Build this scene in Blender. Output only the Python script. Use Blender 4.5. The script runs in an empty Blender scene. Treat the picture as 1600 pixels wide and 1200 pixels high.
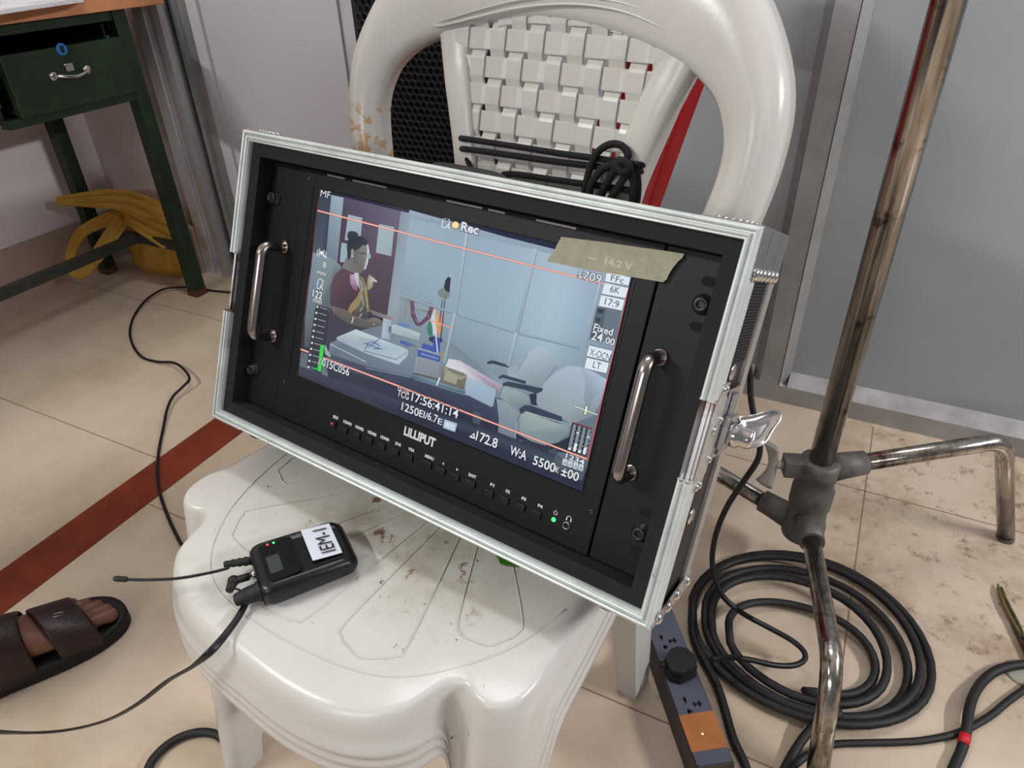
import bpy, bmesh, math, random
from mathutils import Vector, Matrix, noise
random.seed(7)
PI = math.pi
SC = bpy.context.scene
COL = SC.collection

# ---------------------------------------------------------------- camera
H = 0.92
F = 1105.85
RR = [Vector((0.89335229, 0.44859216, -0.02620601)),
      Vector((0.2285094, -0.50373441, -0.83308769)),
      Vector((-0.38691748, 0.73825247, -0.55251982))]
cd = bpy.data.cameras.new('camera')
cd.sensor_width = 36.0
cd.lens = F / 1600 * 36
cd.clip_start = 0.02
cam = bpy.data.objects.new('camera', cd)
COL.objects.link(cam)
m = Matrix.Identity(4)
for r in range(3):
    m[r][0] = RR[0][r]; m[r][1] = -RR[1][r]; m[r][2] = -RR[2][r]
m[2][3] = H
cam.matrix_world = m
SC.camera = cam

# ---------------------------------------------------------------- world, lights, exposure
SC.view_settings.view_transform = 'Standard'
SC.view_settings.look = 'None'
SC.view_settings.exposure = 0.0
SC.view_settings.gamma = 1.0
SC.view_settings.use_curve_mapping = False
SC.cycles.use_denoising = True
w = bpy.data.worlds.new('room_air'); SC.world = w
w.use_nodes = True
w.node_tree.nodes['Background'].inputs[0].default_value = (0.86, 0.84, 0.9, 1)
w.node_tree.nodes['Background'].inputs[1].default_value = 0.22

def area(name, loc, target, sx, sy, power, color):
    l = bpy.data.lights.new(name, 'AREA')
    l.shape = 'RECTANGLE'; l.size = sx; l.size_y = sy
    l.energy = power; l.color = color
    o = bpy.data.objects.new(name, l); COL.objects.link(o)
    o.location = loc
    d = Vector(target) - Vector(loc)
    o.rotation_euler = d.to_track_quat('-Z', 'Y').to_euler()
    return o
area('tube_or_fill_light', (-1.7, -1.1, 2.3), (-0.6, 0.5, 0.4), 0.8, 0.05, 38, (1.0, 0.99, 0.94))
area('tube_or_fill_light', (-0.55, 1.05, 2.75), (-0.5, 0.6, 0.3), 1.1, 0.08, 16, (0.93, 0.98, 1.0))
area('tube_or_fill_light', (2.15, 0.80, 1.72), (-1.9, 1.0, 0.3), 0.9, 0.07, 50, (0.98, 0.96, 1.0))
area('tube_or_fill_light', (-0.4, -2.7, 1.75), (-1.2, 1.2, 0.4), 1.5, 0.25, 24, (1.0, 0.95, 1.0))  # soft fill added behind the camera to brighten door and walls, no tube

# ---------------------------------------------------------------- unprojection onto real planes
CP = Vector((0, 0, H))
def ray(x, y):
    a, b = (x - 800) / F, (y - 600) / F
    return RR[0] * a + RR[1] * b + RR[2]
def atz(x, y, z=0.0):
    d = ray(x, y); return CP + d * ((z - H) / d.z)
def aty(x, y, yy):
    d = ray(x, y); return CP + d * (yy / d.y)
def atx(x, y, xx):
    d = ray(x, y); return CP + d * (xx / d.x)

# ---------------------------------------------------------------- materials
def lin(c):
    return tuple(((v / 255) / 12.92 if v / 255 <= 0.04045 else ((v / 255 + 0.055) / 1.055) ** 2.4) for v in c)
def mat(name, rgb, rough=0.5, metal=0.0, var=0.0, vscale=20, bump=0.0, bscale=200, spec=0.5, emit=None, estr=1.0,
        alpha=1.0, trans=0.0, rgb2=None, lo=0.4, hi=0.7, stretch=None, ior=1.45):
    mt = bpy.data.materials.new(name); mt.use_nodes = True
    nt = mt.node_tree; b = nt.nodes['Principled BSDF']
    c = lin(rgb) + (1,)
    b.inputs['Base Color'].default_value = c
    b.inputs['Roughness'].default_value = rough
    b.inputs['Metallic'].default_value = metal
    b.inputs['Specular IOR Level'].default_value = spec
    b.inputs['IOR'].default_value = ior
    b.inputs['Alpha'].default_value = alpha
    b.inputs['Transmission Weight'].default_value = trans
    tc = nt.nodes.new('ShaderNodeTexCoord')
    vec = tc.outputs['Object']
    if stretch:
        mp = nt.nodes.new('ShaderNodeMapping'); mp.inputs['Scale'].default_value = stretch
        nt.links.new(vec, mp.inputs['Vector']); vec = mp.outputs['Vector']
    if var > 0 or rgb2:
        n = nt.nodes.new('ShaderNodeTexNoise'); n.inputs['Scale'].default_value = vscale
        n.inputs['Detail'].default_value = 6; n.inputs['Roughness'].default_value = 0.65
        nt.links.new(vec, n.inputs['Vector'])
        r = nt.nodes.new('ShaderNodeValToRGB')
        r.color_ramp.elements[0].position = lo; r.color_ramp.elements[1].position = hi
        c2 = lin(rgb2) + (1,) if rgb2 else tuple(v * (1 - var) for v in c[:3]) + (1,)
        r.color_ramp.elements[0].color = c; r.color_ramp.elements[1].color = c2
        nt.links.new(n.outputs['Fac'], r.inputs['Fac'])
        nt.links.new(r.outputs['Color'], b.inputs['Base Color'])
    if bump > 0:
        n2 = nt.nodes.new('ShaderNodeTexNoise'); n2.inputs['Scale'].default_value = bscale
        n2.inputs['Detail'].default_value = 3
        nt.links.new(vec, n2.inputs['Vector'])
        bp = nt.nodes.new('ShaderNodeBump'); bp.inputs['Strength'].default_value = bump
        bp.inputs['Distance'].default_value = 0.002
        nt.links.new(n2.outputs['Fac'], bp.inputs['Height']); nt.links.new(bp.outputs['Normal'], b.inputs['Normal'])
    if emit:
        b.inputs['Emission Color'].default_value = lin(emit) + (1,)
        b.inputs['Emission Strength'].default_value = estr
    return mt

def nodes_of(mt):
    nt = mt.node_tree
    return nt, nt.nodes['Principled BSDF']

def layer(mt, rgb, vscale, lo, hi, amount=1.0, detail=8, box=None, space='Object', offset=(0, 0, 0)):
    """mix a second colour in through thresholded noise (dirt); box=(min,max) limits it in object space"""
    nt, b = nodes_of(mt)
    bc = b.inputs['Base Color']
    src = bc.links[0].from_socket if bc.links else None
    tc = nt.nodes.new('ShaderNodeTexCoord')
    mp = nt.nodes.new('ShaderNodeMapping'); mp.inputs['Location'].default_value = offset
    nt.links.new(tc.outputs[space], mp.inputs['Vector'])
    n = nt.nodes.new('ShaderNodeTexNoise'); n.inputs['Scale'].default_value = vscale
    n.inputs['Detail'].default_value = detail; n.inputs['Roughness'].default_value = 0.7
    nt.links.new(mp.outputs['Vector'], n.inputs['Vector'])
    mr = nt.nodes.new('ShaderNodeMapRange')
    mr.inputs['From Min'].default_value = lo; mr.inputs['From Max'].default_value = hi
    mr.inputs['To Max'].default_value = amount
    nt.links.new(n.outputs['Fac'], mr.inputs['Value'])
    fac = mr.outputs['Result']
    if box:
        sp = nt.nodes.new('ShaderNodeSeparateXYZ'); nt.links.new(tc.outputs[space], sp.inputs[0])
        for i in range(3):
            for k, edge in ((0, box[0][i]), (1, box[1][i])):
                if edge is None: continue
                q = nt.nodes.new('ShaderNodeMapRange')
                s = 0.02 if len(box) < 3 else box[2]
                if k == 0:
                    q.inputs['From Min'].default_value = edge; q.inputs['From Max'].default_value = edge + s
                else:
                    q.inputs['From Min'].default_value = edge; q.inputs['From Max'].default_value = edge - s
                nt.links.new(sp.outputs[i], q.inputs['Value'])
                mu = nt.nodes.new('ShaderNodeMath'); mu.operation = 'MULTIPLY'
                nt.links.new(fac, mu.inputs[0]); nt.links.new(q.outputs['Result'], mu.inputs[1])
                fac = mu.outputs[0]
    mx = nt.nodes.new('ShaderNodeMix'); mx.data_type = 'RGBA'
    nt.links.new(fac, mx.inputs[0])
    if src: nt.links.new(src, mx.inputs[6])
    else: mx.inputs[6].default_value = bc.default_value[:]
    mx.inputs[7].default_value = lin(rgb) + (1,)
    nt.links.new(mx.outputs[2], bc)
    return mt

# ---------------------------------------------------------------- mesh helpers
class MB:
    def __init__(s): s.v = []; s.f = []; s.m = []; s.sm = []; s.T = None
    def add(s, vs, fs, mi=0, smooth=False):
        o = len(s.v)
        for p in vs:
            p = Vector(p)
            s.v.append(s.T @ p if s.T else p)
        for f in fs:
            s.f.append([i + o for i in f]); s.m.append(mi); s.sm.append(smooth)
    def box(s, lo, hi, mi=0, bev=0.0):
        if bev > 0:
            bm = bmesh.new(); bmesh.ops.create_cube(bm, size=1)
            for v in bm.verts:
                v.co = Vector([lo[i] + (v.co[i] + .5) * (hi[i] - lo[i]) for i in range(3)])
            bmesh.ops.bevel(bm, geom=bm.edges[:], offset=bev, segments=2, affect='EDGES', profile=.6)
            bm.verts.index_update()
            s.add([v.co.copy() for v in bm.verts], [[v.index for v in f.verts] for f in bm.faces], mi)
            bm.free(); return
        x0, y0, z0 = lo; x1, y1, z1 = hi
        s.add([(x0,y0,z0),(x1,y0,z0),(x1,y1,z0),(x0,y1,z0),(x0,y0,z1),(x1,y0,z1),(x1,y1,z1),(x0,y1,z1)],
              [(0,3,2,1),(4,5,6,7),(0,1,5,4),(1,2,6,5),(2,3,7,6),(3,0,4,7)], mi)
    def grid(s, rows, mi=0, smooth=True, closed=False, flip=False):
        n = len(rows[0]); vs = [p for r in rows for p in r]; fs = []
        for i in range(len(rows) - 1):
            for j in range(n if closed else n - 1):
                a, b = i * n + j, i * n + (j + 1) % n
                q = (a, b, b + n, a + n)
                fs.append(q[::-1] if flip else q)
        s.add(vs, fs, mi, smooth)
    def tube(s, pts, r, n=10, mi=0, cap=True, flat=1.0, twist=None, smooth=True):
        pts = [Vector(p) for p in pts]
        rs = r if isinstance(r, (list, tuple)) else [r] * len(pts)
        t0 = (pts[1] - pts[0]).normalized()
        nrm = t0.orthogonal().normalized()
        if abs(t0.z) < 0.9: nrm = (Vector((0, 0, 1)) - t0 * t0.z).normalized()
        rings = []
        for i, p in enumerate(pts):
            a = pts[max(i - 1, 0)]; b = pts[min(i + 1, len(pts) - 1)]
            t = (b - a).normalized()
            nrm = (nrm - t * nrm.dot(t))
            nrm = nrm.normalized() if nrm.length > 1e-6 else t.orthogonal().normalized()
            bi = t.cross(nrm)
            an = twist[i] if twist else 0
            ring = []
            for k in range(n):
                th = 2 * PI * k / n
                u_, v_ = math.cos(th) * rs[i], math.sin(th) * rs[i] * flat
                uu = u_ * math.cos(an) - v_ * math.sin(an); vv = u_ * math.sin(an) + v_ * math.cos(an)
                ring.append(p + nrm * uu + bi * vv)
            rings.append(ring)
        s.grid(rings, mi, smooth, closed=True)
        if cap:
            s.add(rings[0], [list(range(n))[::-1]], mi); s.add(rings[-1], [list(range(n))], mi)
    def cyl(s, a, b, r, n=20, mi=0, r2=None, smooth=True):
        s.tube([a, b], [r, r if r2 is None else r2], n, mi, True, smooth=smooth)
    def lathe(s, o, ax, prof, n=24, mi=0, smooth=True):
        o = Vector(o); ax = Vector(ax).normalized(); e = ax.orthogonal().normalized(); g = ax.cross(e)
        rows = [[o + ax * h + (e * math.cos(2*PI*k/n) + g * math.sin(2*PI*k/n)) * r for k in range(n)] for r, h in prof]
        s.grid(rows, mi, smooth, closed=True)
        s.add(rows[0], [list(range(n))[::-1]], mi); s.add(rows[-1], [list(range(n))], mi)
    def prism(s, poly, d0, d1, fn, mi=0):
        """poly 2d points; fn(x,y,d)->3d"""
        n = len(poly)
        a = [fn(x, y, d0) for x, y in poly]; b = [fn(x, y, d1) for x, y in poly]
        s.add(a + b, [list(range(n))[::-1], list(range(n, 2*n))] + [(i, (i+1) % n, (i+1) % n + n, i + n) for i in range(n)], mi)
    def ball(s, c, r, sc=(1, 1, 1), n=14, mi=0):
        c = Vector(c); rows = []
        for i in range(n // 2 + 1):
            a = PI * i / (n // 2)
            rows.append([c + Vector((math.sin(a)*math.cos(2*PI*k/n)*r*sc[0], math.sin(a)*math.sin(2*PI*k/n)*r*sc[1], -math.cos(a)*r*sc[2])) for k in range(n)])
        s.grid(rows, mi, True, closed=True)
    def build(s, name, mats, parent=None, fix=True):
        me = bpy.data.meshes.new(name)
        me.from_pydata([tuple(p) for p in s.v], [], s.f)
        for mt in (mats if isinstance(mats, (list, tuple)) else [mats]): me.materials.append(mt)
        for p, i, sm in zip(me.polygons, s.m, s.sm): p.material_index = i; p.use_smooth = sm
        if fix:
            bm = bmesh.new(); bm.from_mesh(me)
            bmesh.ops.remove_doubles(bm, verts=bm.verts, dist=1e-6)
            bmesh.ops.recalc_face_normals(bm, faces=bm.faces)
            bm.to_mesh(me); bm.free()
        o = bpy.data.objects.new(name, me); COL.objects.link(o)
        if parent: o.parent = parent
        return o

def catmull(pts, seg=8, closed=False):
    pts = [Vector(p) for p in pts]; n = len(pts); out = []
    rng = range(n) if closed else range(n - 1)
    for i in rng:
        if closed: p0, p1, p2, p3 = pts[i-1], pts[i], pts[(i+1) % n], pts[(i+2) % n]
        else: p0, p1, p2, p3 = pts[max(i-1,0)], pts[i], pts[i+1], pts[min(i+2,n-1)]
        for k in range(seg):
            t = k / seg
            out.append(0.5 * ((2*p1) + (p2-p0)*t + (2*p0-5*p1+4*p2-p3)*t*t + (3*p1-p0-3*p2+p3)*t**3))
    if not closed: out.append(pts[-1])
    return out

def tag(o, label=None, cat=None, group=None, kind=None):
    if label: o['label'] = label
    if cat: o['category'] = cat
    if group: o['group'] = group
    if kind: o['kind'] = kind
    return o
def thing(name, label, cat, M=None, loc=None, group=None):
    o = bpy.data.objects.new(name, None); COL.objects.link(o)
    o.empty_display_size = 0.05
    if M is not None: o.matrix_world = M
    if loc is not None: o.location = loc
    return tag(o, label, cat, group)
def recenter(o, p):
    p = Vector(p)
    for v in o.data.vertices: v.co -= p
    o.location = p
    return o
def struct(name, mb, m, parent=None):
    o = mb.build(name, m, parent)
    if not parent: o['kind'] = 'structure'
    return o

def text_geo(body, bold=0.0, res=3):
    cu = bpy.data.curves.new('t', 'FONT'); cu.body = body; cu.size = 1.0
    cu.offset = bold; cu.resolution_u = res; cu.fill_mode = 'FRONT'
    o = bpy.data.objects.new('t', cu); COL.objects.link(o)
    bpy.context.view_layer.update()
    dg = bpy.context.evaluated_depsgraph_get()
    me = bpy.data.meshes.new_from_object(o.evaluated_get(dg))
    vs = [v.co.copy() for v in me.vertices]; fs = [list(p.vertices) for p in me.polygons]
    bpy.data.objects.remove(o); bpy.data.curves.remove(cu); bpy.data.meshes.remove(me)
    return vs, fs
# text laid from p0 (baseline left) along ex*width, ey*capheight
def put_text(mb, body, P0, EX, EY, width, cap, mi=0, bold=0.0):
    vs, fs = text_geo(body, bold)
    x0 = min(v.x for v in vs); x1 = max(v.x for v in vs)
    k = width / max(x1 - x0, 1e-6); kc = cap / 0.70
    P0 = Vector(P0)
    mb.add([P0 + EX * ((v.x - x0) * k) + EY * (v.y * kc) for v in vs], fs, mi)

# ================================================================ SETTING
M_floor = mat('floor_tile', (196, 180, 160), rough=0.22, rgb2=(176, 158, 134), vscale=2.6, lo=0.42, hi=0.68, spec=0.45)
layer(M_floor, (138, 106, 72), 6, 0.47, 0.66, 0.62, box=((0.0, 0.75, None), (0.75, None, None), 0.12))
layer(M_floor, (92, 62, 36), 30, 0.55, 0.68, 0.75, box=((0.02, 0.72, None), (0.62, None, None), 0.15))
layer(M_floor, (140, 118, 92), 90, 0.66, 0.74, 0.35)
M_joint = mat('tile_joint', (136, 112, 92), rough=0.9)
M_strip = mat('brown_inlay', (124, 58, 40), rough=0.28, rgb2=(104, 46, 32), vscale=14)
M_wall = mat('painted_wall', (222, 214, 212), rough=0.75, rgb2=(212, 202, 198), vscale=3, bump=0.05, bscale=60)
layer(M_wall, (120, 104, 92), 60, 0.70, 0.74, 0.6)
M_skirt = mat('skirting_tile', (172, 154, 142), rough=0.45, rgb2=(158, 140, 130), vscale=5)
M_door = mat('white_door_laminate', (182, 180, 186), rough=0.5, spec=0.3, rgb2=(178, 174, 180), vscale=2)
layer(M_door, (140, 132, 136), 55, 0.715, 0.74, 0.5)
M_panel = mat('grey_partition_laminate', (152, 160, 163), rough=0.42, spec=0.35, rgb2=(145, 152, 154), vscale=2.2)
layer(M_panel, (84, 82, 80), 26, 0.735, 0.75, 0.6)
M_alu = mat('aluminium_section', (164, 166, 166), rough=0.38, metal=0.55, rgb2=(148, 149, 147), vscale=9, bump=0.04)
M_aluw = mat('pale_aluminium', (206, 206, 212), rough=0.42, metal=0.3, rgb2=(188, 186, 190), vscale=12)
layer(M_aluw, (120, 108, 98), 30, 0.68, 0.74, 0.6)
M_gasket = mat('dark_gasket', (52, 54, 56), rough=0.6)
M_blackgap = mat('black_gap', (26, 26, 28), rough=0.8)

# floor
b = MB()
b.box((-3.0, -1.6, -0.05), (2.2, 1.60, 0.0))
struct('floor', b, M_floor)
# tile joints are hairline inlays, flush with the floor
b = MB()
for yy in (0.071, 0.5715, 1.178):
    b.box((-1.092, yy - .0011, -.002), (2.2, yy + .0011, .0004))
for yy in (0.176, 0.676, 1.178):
    b.box((-3.0, yy - .0011, -.002), (-1.186, yy + .0011, .0004))
for xx in (0.124, 0.73, 1.33):
    b.box((xx - .0011, -1.6, -.002), (xx + .0011, 1.40, .0004))
struct('trim_1', b, M_joint)
b = MB(); b.box((-1.187, -1.6, -.003), (-1.092, 1.45, .0006)); struct('trim_2', b, M_strip)

YW = 1.42
b = MB(); b.box((-2.29, -1.6, 0), (-2.19, 1.52, 2.7)); struct('wall_left', b, M_wall)
b = MB(); b.box((-2.19, -1.6, 0), (-2.178, YW, .155)); struct('baseboard_left', b, M_skirt)
b = MB(); b.box((-2.19, YW, 0), (-1.865, YW + .1, 2.7)); b.box((-1.865, YW + .02, 0), (-1.81, YW + .1, 2.7)); struct('wall_back', b, M_wall)
b = MB(); b.box((-2.178, YW - .012, 0), (-1.885, YW, .155)); b.box((-1.885, YW - .03, 0), (-1.815, YW + .005, .15), bev=.002); struct('baseboard_back', b, M_skirt)
# door: frame profiles, track and flat white leaf
b = MB()
b.box((-1.812, YW - .02, 0), (-1.775, YW + .08, 2.7)); b.box((-1.773, YW - .012, 0), (-1.748, YW + .08, 2.7))
b.box((-1.746, YW - .016, 0), (-1.722, YW + .08, 2.7))
struct('trim_3', b, M_aluw)
b = MB(); b.box((-1.722, YW + .028, 0), (-1.665, YW + .08, 2.7)); b.box((-1.708, YW + .005, 0), (-1.694, YW + .03, 2.7)); struct('trim_4', b, M_gasket)
b = MB(); b.box((-1.690, YW - .002, 0), (-1.676, YW + .06, 2.7)); b.box((-1.676, YW + .012, 0), (-1.628, YW + .07, 2.7)); struct('trim_5', b, M_alu)
b = MB()
b.box((-1.628, YW - .004, .0), (-1.592, YW + .04, 2.7))
b.box((-1.592, YW + .006, .0), (-1.176, YW + .04, 2.7))
struct('door_1', b, M_door)
b = MB(); b.box((-1.176, YW, 0), (-1.172, YW + .03, 2.7)); struct('trim_6', b, M_blackgap)
b = MB(); b.box((-1.172, YW - .008, 0), (-1.150, YW + .04, 2.7)); b.box((-1.150, YW, 0), (-1.105, YW + .04, 2.7)); struct('trim_7', b, M_door)
# partition to the right: laminate panels in aluminium sections
b = MB(); b.box((-1.105, YW + .012, .0), (2.2, YW + .04, 2.7)); struct('wall_right', b, M_panel)
def bevelled_post(x0, x1):
    q = MB()
    q.prism([(x0 - .016, .010), (x0, -.008), (x1, -.008), (x1 + .018, .010), (x1 + .018, .03), (x0 - .016, .03)], 0, 2.7, lambda x, y, d: (x, YW + y, d))
    return q
struct('trim_8', bevelled_post(-.119, -.078), M_alu)
b = MB(); b.box((-.0784, YW - .0086, .04), (-.0770, YW - .004, 2.7)); struct('trim_9', b, M_blackgap)
struct('trim_10', bevelled_post(.92, .96), M_alu)
b = MB(); b.box((-1.105, YW - .010, 0), (2.2, YW + .02, .042)); struct('trim_11', b, M_alu)
b = MB(); b.prism([(-.009, .042), (.012, .070), (.012, .040), (-.009, .040)], 0, 1, lambda x, y, d: (-.060 + d * .972, YW + x, y))
b.prism([(-.009, .042), (.012, .070), (.012, .040), (-.009, .040)], 0, 1, lambda x, y, d: (-1.10 + d * .965, YW + x, y))
b.prism([(-.009, .042), (.012, .070), (.012, .040), (-.009, .040)], 0, 1, lambda x, y, d: (.98 + d * 1.2, YW + x, y))
struct('trim_12', b, mat('dusty_aluminium_sill', (178, 177, 180), rough=.5, metal=.2, rgb2=(156, 152, 150), vscale=20))
b = MB(); b.box((-2.29, -1.6, 2.9), (2.2, 1.6, 2.95)); struct('ceiling', b, M_wall)

# ================================================================ DESK
M_green = mat('dark_green_paint', (30, 50, 28), rough=0.42, spec=0.4, rgb2=(22, 36, 21), vscale=16, bump=0.12, bscale=120)
M_greend = mat('worn_dark_green_paint', (44, 48, 40), rough=0.5, rgb2=(58, 56, 50), vscale=20)
M_orange = mat('orange_laminate', (196, 134, 92), rough=0.5, rgb2=(182, 122, 82), vscale=30)
M_chrome = mat('chrome', (200, 200, 200), rough=0.14, metal=1.0)
M_oldchrome = mat('worn_chrome', (168, 166, 160), rough=0.24, metal=0.95, rgb2=(112, 98, 84), vscale=30, lo=.45, hi=.75, bump=.15, bscale=60)
layer(M_oldchrome, (60, 46, 38), 70, 0.62, 0.68, 0.8)
M_blue = mat('blue_enamel', (40, 110, 175), rough=0.4)
M_rust = mat('rusty_brown', (84, 50, 36), rough=0.8)
DX0, DX1 = -2.13, -1.70
desk = thing('desk', 'dark green metal desk with an orange laminate top against the white wall', 'desk', loc=(-1.9, .6, 0))
def D(q): return (q[0] + 1.9, q[1] - .6, q[2])
b = MB(); b.box(D((DX0 - .04, -.35, .757)), D((-1.682, 1.40, .786)), bev=.002); b.build('desktop', M_orange, desk)
def leg(x, y, sx=.036, sy=.036):
    q = MB(); q.box(D((x, y, .008)), D((x + sx, y + sy, .757))); o = q.build('leg', M_green, desk)
    q = MB(); q.box(D((x - .0015, y - .0015, 0)), D((x + sx + .0015, y + sy + .0015, .018))); q.build('foot_cap', M_rust, o)
leg(DX1 - .036, 1.258); leg(DX0, 1.258); leg(DX1 - .036, -.30); leg(DX0, -.30)
b = MB()
b.box(D((DX1 - .035, -.26, .735)), D((DX1 - .005, 1.258, .757)))
b.box(D((DX1 - .035, .93, .555)), D((DX1 - .003, 1.258, .574)))
b.box(D((DX0, -.26, .70)), D((DX0 + .03, 1.258, .757)))
b.box(D((DX0 + .036, 1.262, .70)), D((DX1 - .036, 1.292, .757)))
b.build('frame', M_green, desk)
b = MB()
b.box(D((DX0 + .04, .94, .562)), D((DX1 - .04, .945, .745))); b.box(D((DX0 + .04, 1.248, .562)), D((DX1 - .04, 1.254, .745)))
b.box(D((DX0 + .04, .94, .562)), D((DX0 + .045, 1.25, .745))); b.box(D((DX0 + .04, .94, .558)), D((DX1 - .04, 1.25, .563)))
b.box(D((DX1 - .03, -.20, .60)), D((DX1 - .012, .935, .735)))
b.build('drawer_housing', M_green, desk)
b = MB(); b.box(D((DX1 - .012, .958, .574)), D((DX1 + .008, 1.253, .700)), bev=.002)
b.box(D((DX0 + .08, .96, .58)), D((DX1 - .012, 1.236, .59)))
drw = b.build('drawer', M_green, desk)
b = MB()
c1 = D(atx(96, 77, DX1 + .008)); b.lathe(c1, (1, 0, 0), [(.013, 0), (.013, .0015), (.011, .0022)], 24, 0)
b.box((c1[0] + .002, c1[1] - .0035, c1[2] - .007), (c1[0] + .0045, c1[1] + .0035, c1[2] + .007), 1)
b.build('lock_plate', [M_blue, M_blackgap], drw)
hA = Vector(D(atx(84, 120, DX1 + .009))); hB = Vector(D(atx(136, 108, DX1 + .009)))
hB.z = hA.z = (hA.z + hB.z) / 2
b = MB()
mid = (hA + hB) / 2
b.tube(catmull([hA, hA + Vector((.012, .004, 0)), mid + Vector((.019, 0, -.006)), hB + Vector((.012, -.004, 0)), hB], 6), .0036, 8, flat=.7)
for q in (hA, hB): b.lathe(q, (1, 0, 0), [(.010, 0), (.010, .002), (.006, .004)], 16)
b.box(tuple(mid + Vector((-.001, -.010, .004))), tuple(mid + Vector((.003, .010, .020))), bev=.001)
b.build('handle', M_chrome, drw)
b = MB()
zr = .148
b.box(D((DX0 + .036, 1.266, zr - .012)), D((DX1 - .036, 1.284, zr + .012)))
b.box(D((DX0 + .036, -.286, zr - .012)), D((DX1 - .036, -.268, zr + .012)))
b.box(D((-1.925, -.268, zr - .012)), D((-1.900, 1.266, zr + .0125)))
b.build('stretcher', M_greend, desk)

# papers on the desktop
M_paper = mat('paper_sheets', (206, 204, 206), rough=0.7, rgb2=(176, 176, 186), vscale=14, lo=.5, hi=.6)
b = MB()
pp = [atz(-30, 26, .788), atz(62, 12, .788), atz(130, 2, .788), atz(150, -40, .788), atz(-30, -40, .788)]
for k, z in enumerate((.7865, .789, .7915)):
    off = Vector((-.004 * k, .003 * k, 0))
    b.prism([(q.x + off.x, q.y + off.y) for q in pp], z, z + .0022, lambda x, y, d: (x, y, d))
o = b.build('paper_stack', M_paper); recenter(o, pp[0]); tag(o, 'white sheets of paper lying on the edge of the orange desktop', 'papers')

# ================================================================ YELLOW BAG
M_bag = mat('yellow_plastic_film', (250, 220, 116), rough=0.32, spec=0.5, rgb2=(236, 192, 74), vscale=9, trans=0.0, bump=0.3, bscale=30)
nt, pb = nodes_of(M_bag)
tl = nt.nodes.new('ShaderNodeBsdfTranslucent'); tl.inputs[0].default_value = lin((236, 196, 70)) + (1,)
ms = nt.nodes.new('ShaderNodeMixShader'); ms.inputs[0].default_value = 0.45
tp = nt.nodes.new('ShaderNodeBsdfTransparent'); tp.inputs[0].default_value = lin((246, 222, 140)) + (1,)
ms2 = nt.nodes.new('ShaderNodeMixShader'); ms2.inputs[0].default_value = 0.42
outn = nt.nodes['Material Output']
nt.links.new(pb.outputs[0], ms.inputs[1]); nt.links.new(tl.outputs[0], ms.inputs[2])
nt.links.new(ms.outputs[0], ms2.inputs[1]); nt.links.new(tp.outputs[0], ms2.inputs[2]); nt.links.new(ms2.outputs[0], outn.inputs[0])
M_food = mat('tan_parcel', (176, 126, 84), rough=0.6, rgb2=(206, 170, 130), vscale=12)
M_white = mat('white_parcel', (226, 218, 196), rough=0.6)
BC = Vector((-1.935, 1.352, 0))
bag = thing('plastic_bag', 'knotted translucent yellow plastic bag on the floor under the desk', 'bag', loc=BC)
# body: crumpled lathe-like skin
rows = []
prof = [(0.0, .002), (.055, .004), (.098, .016), (.110, .045), (.106, .085), (.098, .125), (.080, .160), (.055, .190), (.030, .215), (.018, .235)]
for i, (r, z) in enumerate(prof):
    row = []
    for k in range(48):
        a = 2 * PI * k / 48
        fold = 1 + .07 * math.sin(9 * a + i * .8) * min(1, i / 4) + .10 * noise.noise(Vector((math.cos(a) * 2.2, math.sin(a) * 2.2, z * 14)))
        zz = z + (.010 * noise.noise(Vector((math.cos(a) * 3, math.sin(a) * 3, i * 1.7))) if i > 2 else 0)
        row.append((math.cos(a) * r * fold * 1.12 + (z * .05 if z > .1 else 0), math.sin(a) * r * .50 * fold, zz))
    rows.append(row)
b = MB(); b.grid(rows, 0, True, closed=True); b.build('body', M_bag, bag)
b = MB(); b.ball((.045, -.005, .120), .036, (1.0, .8, .8), 16, 1); b.ball((-.03, 0, .05), .042, (1.1, .9, .9), 16, 0); b.ball((.05, -.005, .045), .040, (1.0, .8, .9), 16, 0)
b.build('parcel', [M_food, M_white], bag)
def ribbon(path, widths, nrm_seed, name):
    path = catmull(path, 8); n = len(path); rows = []
    for i, p in enumerate(path):
        t = (path[min(i+1, n-1)] - path[max(i-1, 0)]).normalized()
        view = Vector((.75, -.55, .35)).normalized()
        side = t.cross(view).normalized()
        f = i / (n - 1) * (len(widths) - 1); j = min(int(f), len(widths) - 2); wd = widths[j] + (widths[j+1] - widths[j]) * (f - j)
        row = []
        for k in range(9):
            s = (k / 8 - .5)
            off = .010 * math.sin(k * 2.1 + i * .12 + nrm_seed) * (wd / .06) + .006 * noise.noise(Vector((k, i * .15, nrm_seed)))
            row.append(p + side * (s * wd) + view * off)
        rows.append(row)
    q = MB(); q.grid(rows, 0, True); o = q.build(name, M_bag, bag)
    sol = o.modifiers.new('film', 'SOLIDIFY'); sol.thickness = .0006
    return o
def Y(x, y, yy): return aty(x, y, yy) - BC
K = Y(198, 332, 1.33)
ribbon([Y(285, 368, 1.33), Y(240, 333, 1.32), Y(190, 313, 1.29), Y(140, 312, 1.24), Y(88, 314, 1.19)], [.06, .075, .062, .045, .020], 1.0, 'handle')
ribbon([K + Vector((.02, 0, 0)), Y(168, 343, 1.26), Y(130, 362, 1.20), Y(112, 392, 1.15), Y(112, 422, 1.12), Y(128, 428, 1.13), Y(148, 405, 1.17), Y(172, 370, 1.23), Y(192, 342, 1.29)], [.035, .036, .030, .026, .024, .026, .034, .040, .04], 2.0, 'handle')
ribbon([K + Vector((0, -.01, .01)), Y(225, 350, 1.29), Y(262, 372, 1.29), Y(280, 385, 1.29)], [.05, .06, .07, .05], 3.3, 'knot_fold')

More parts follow.
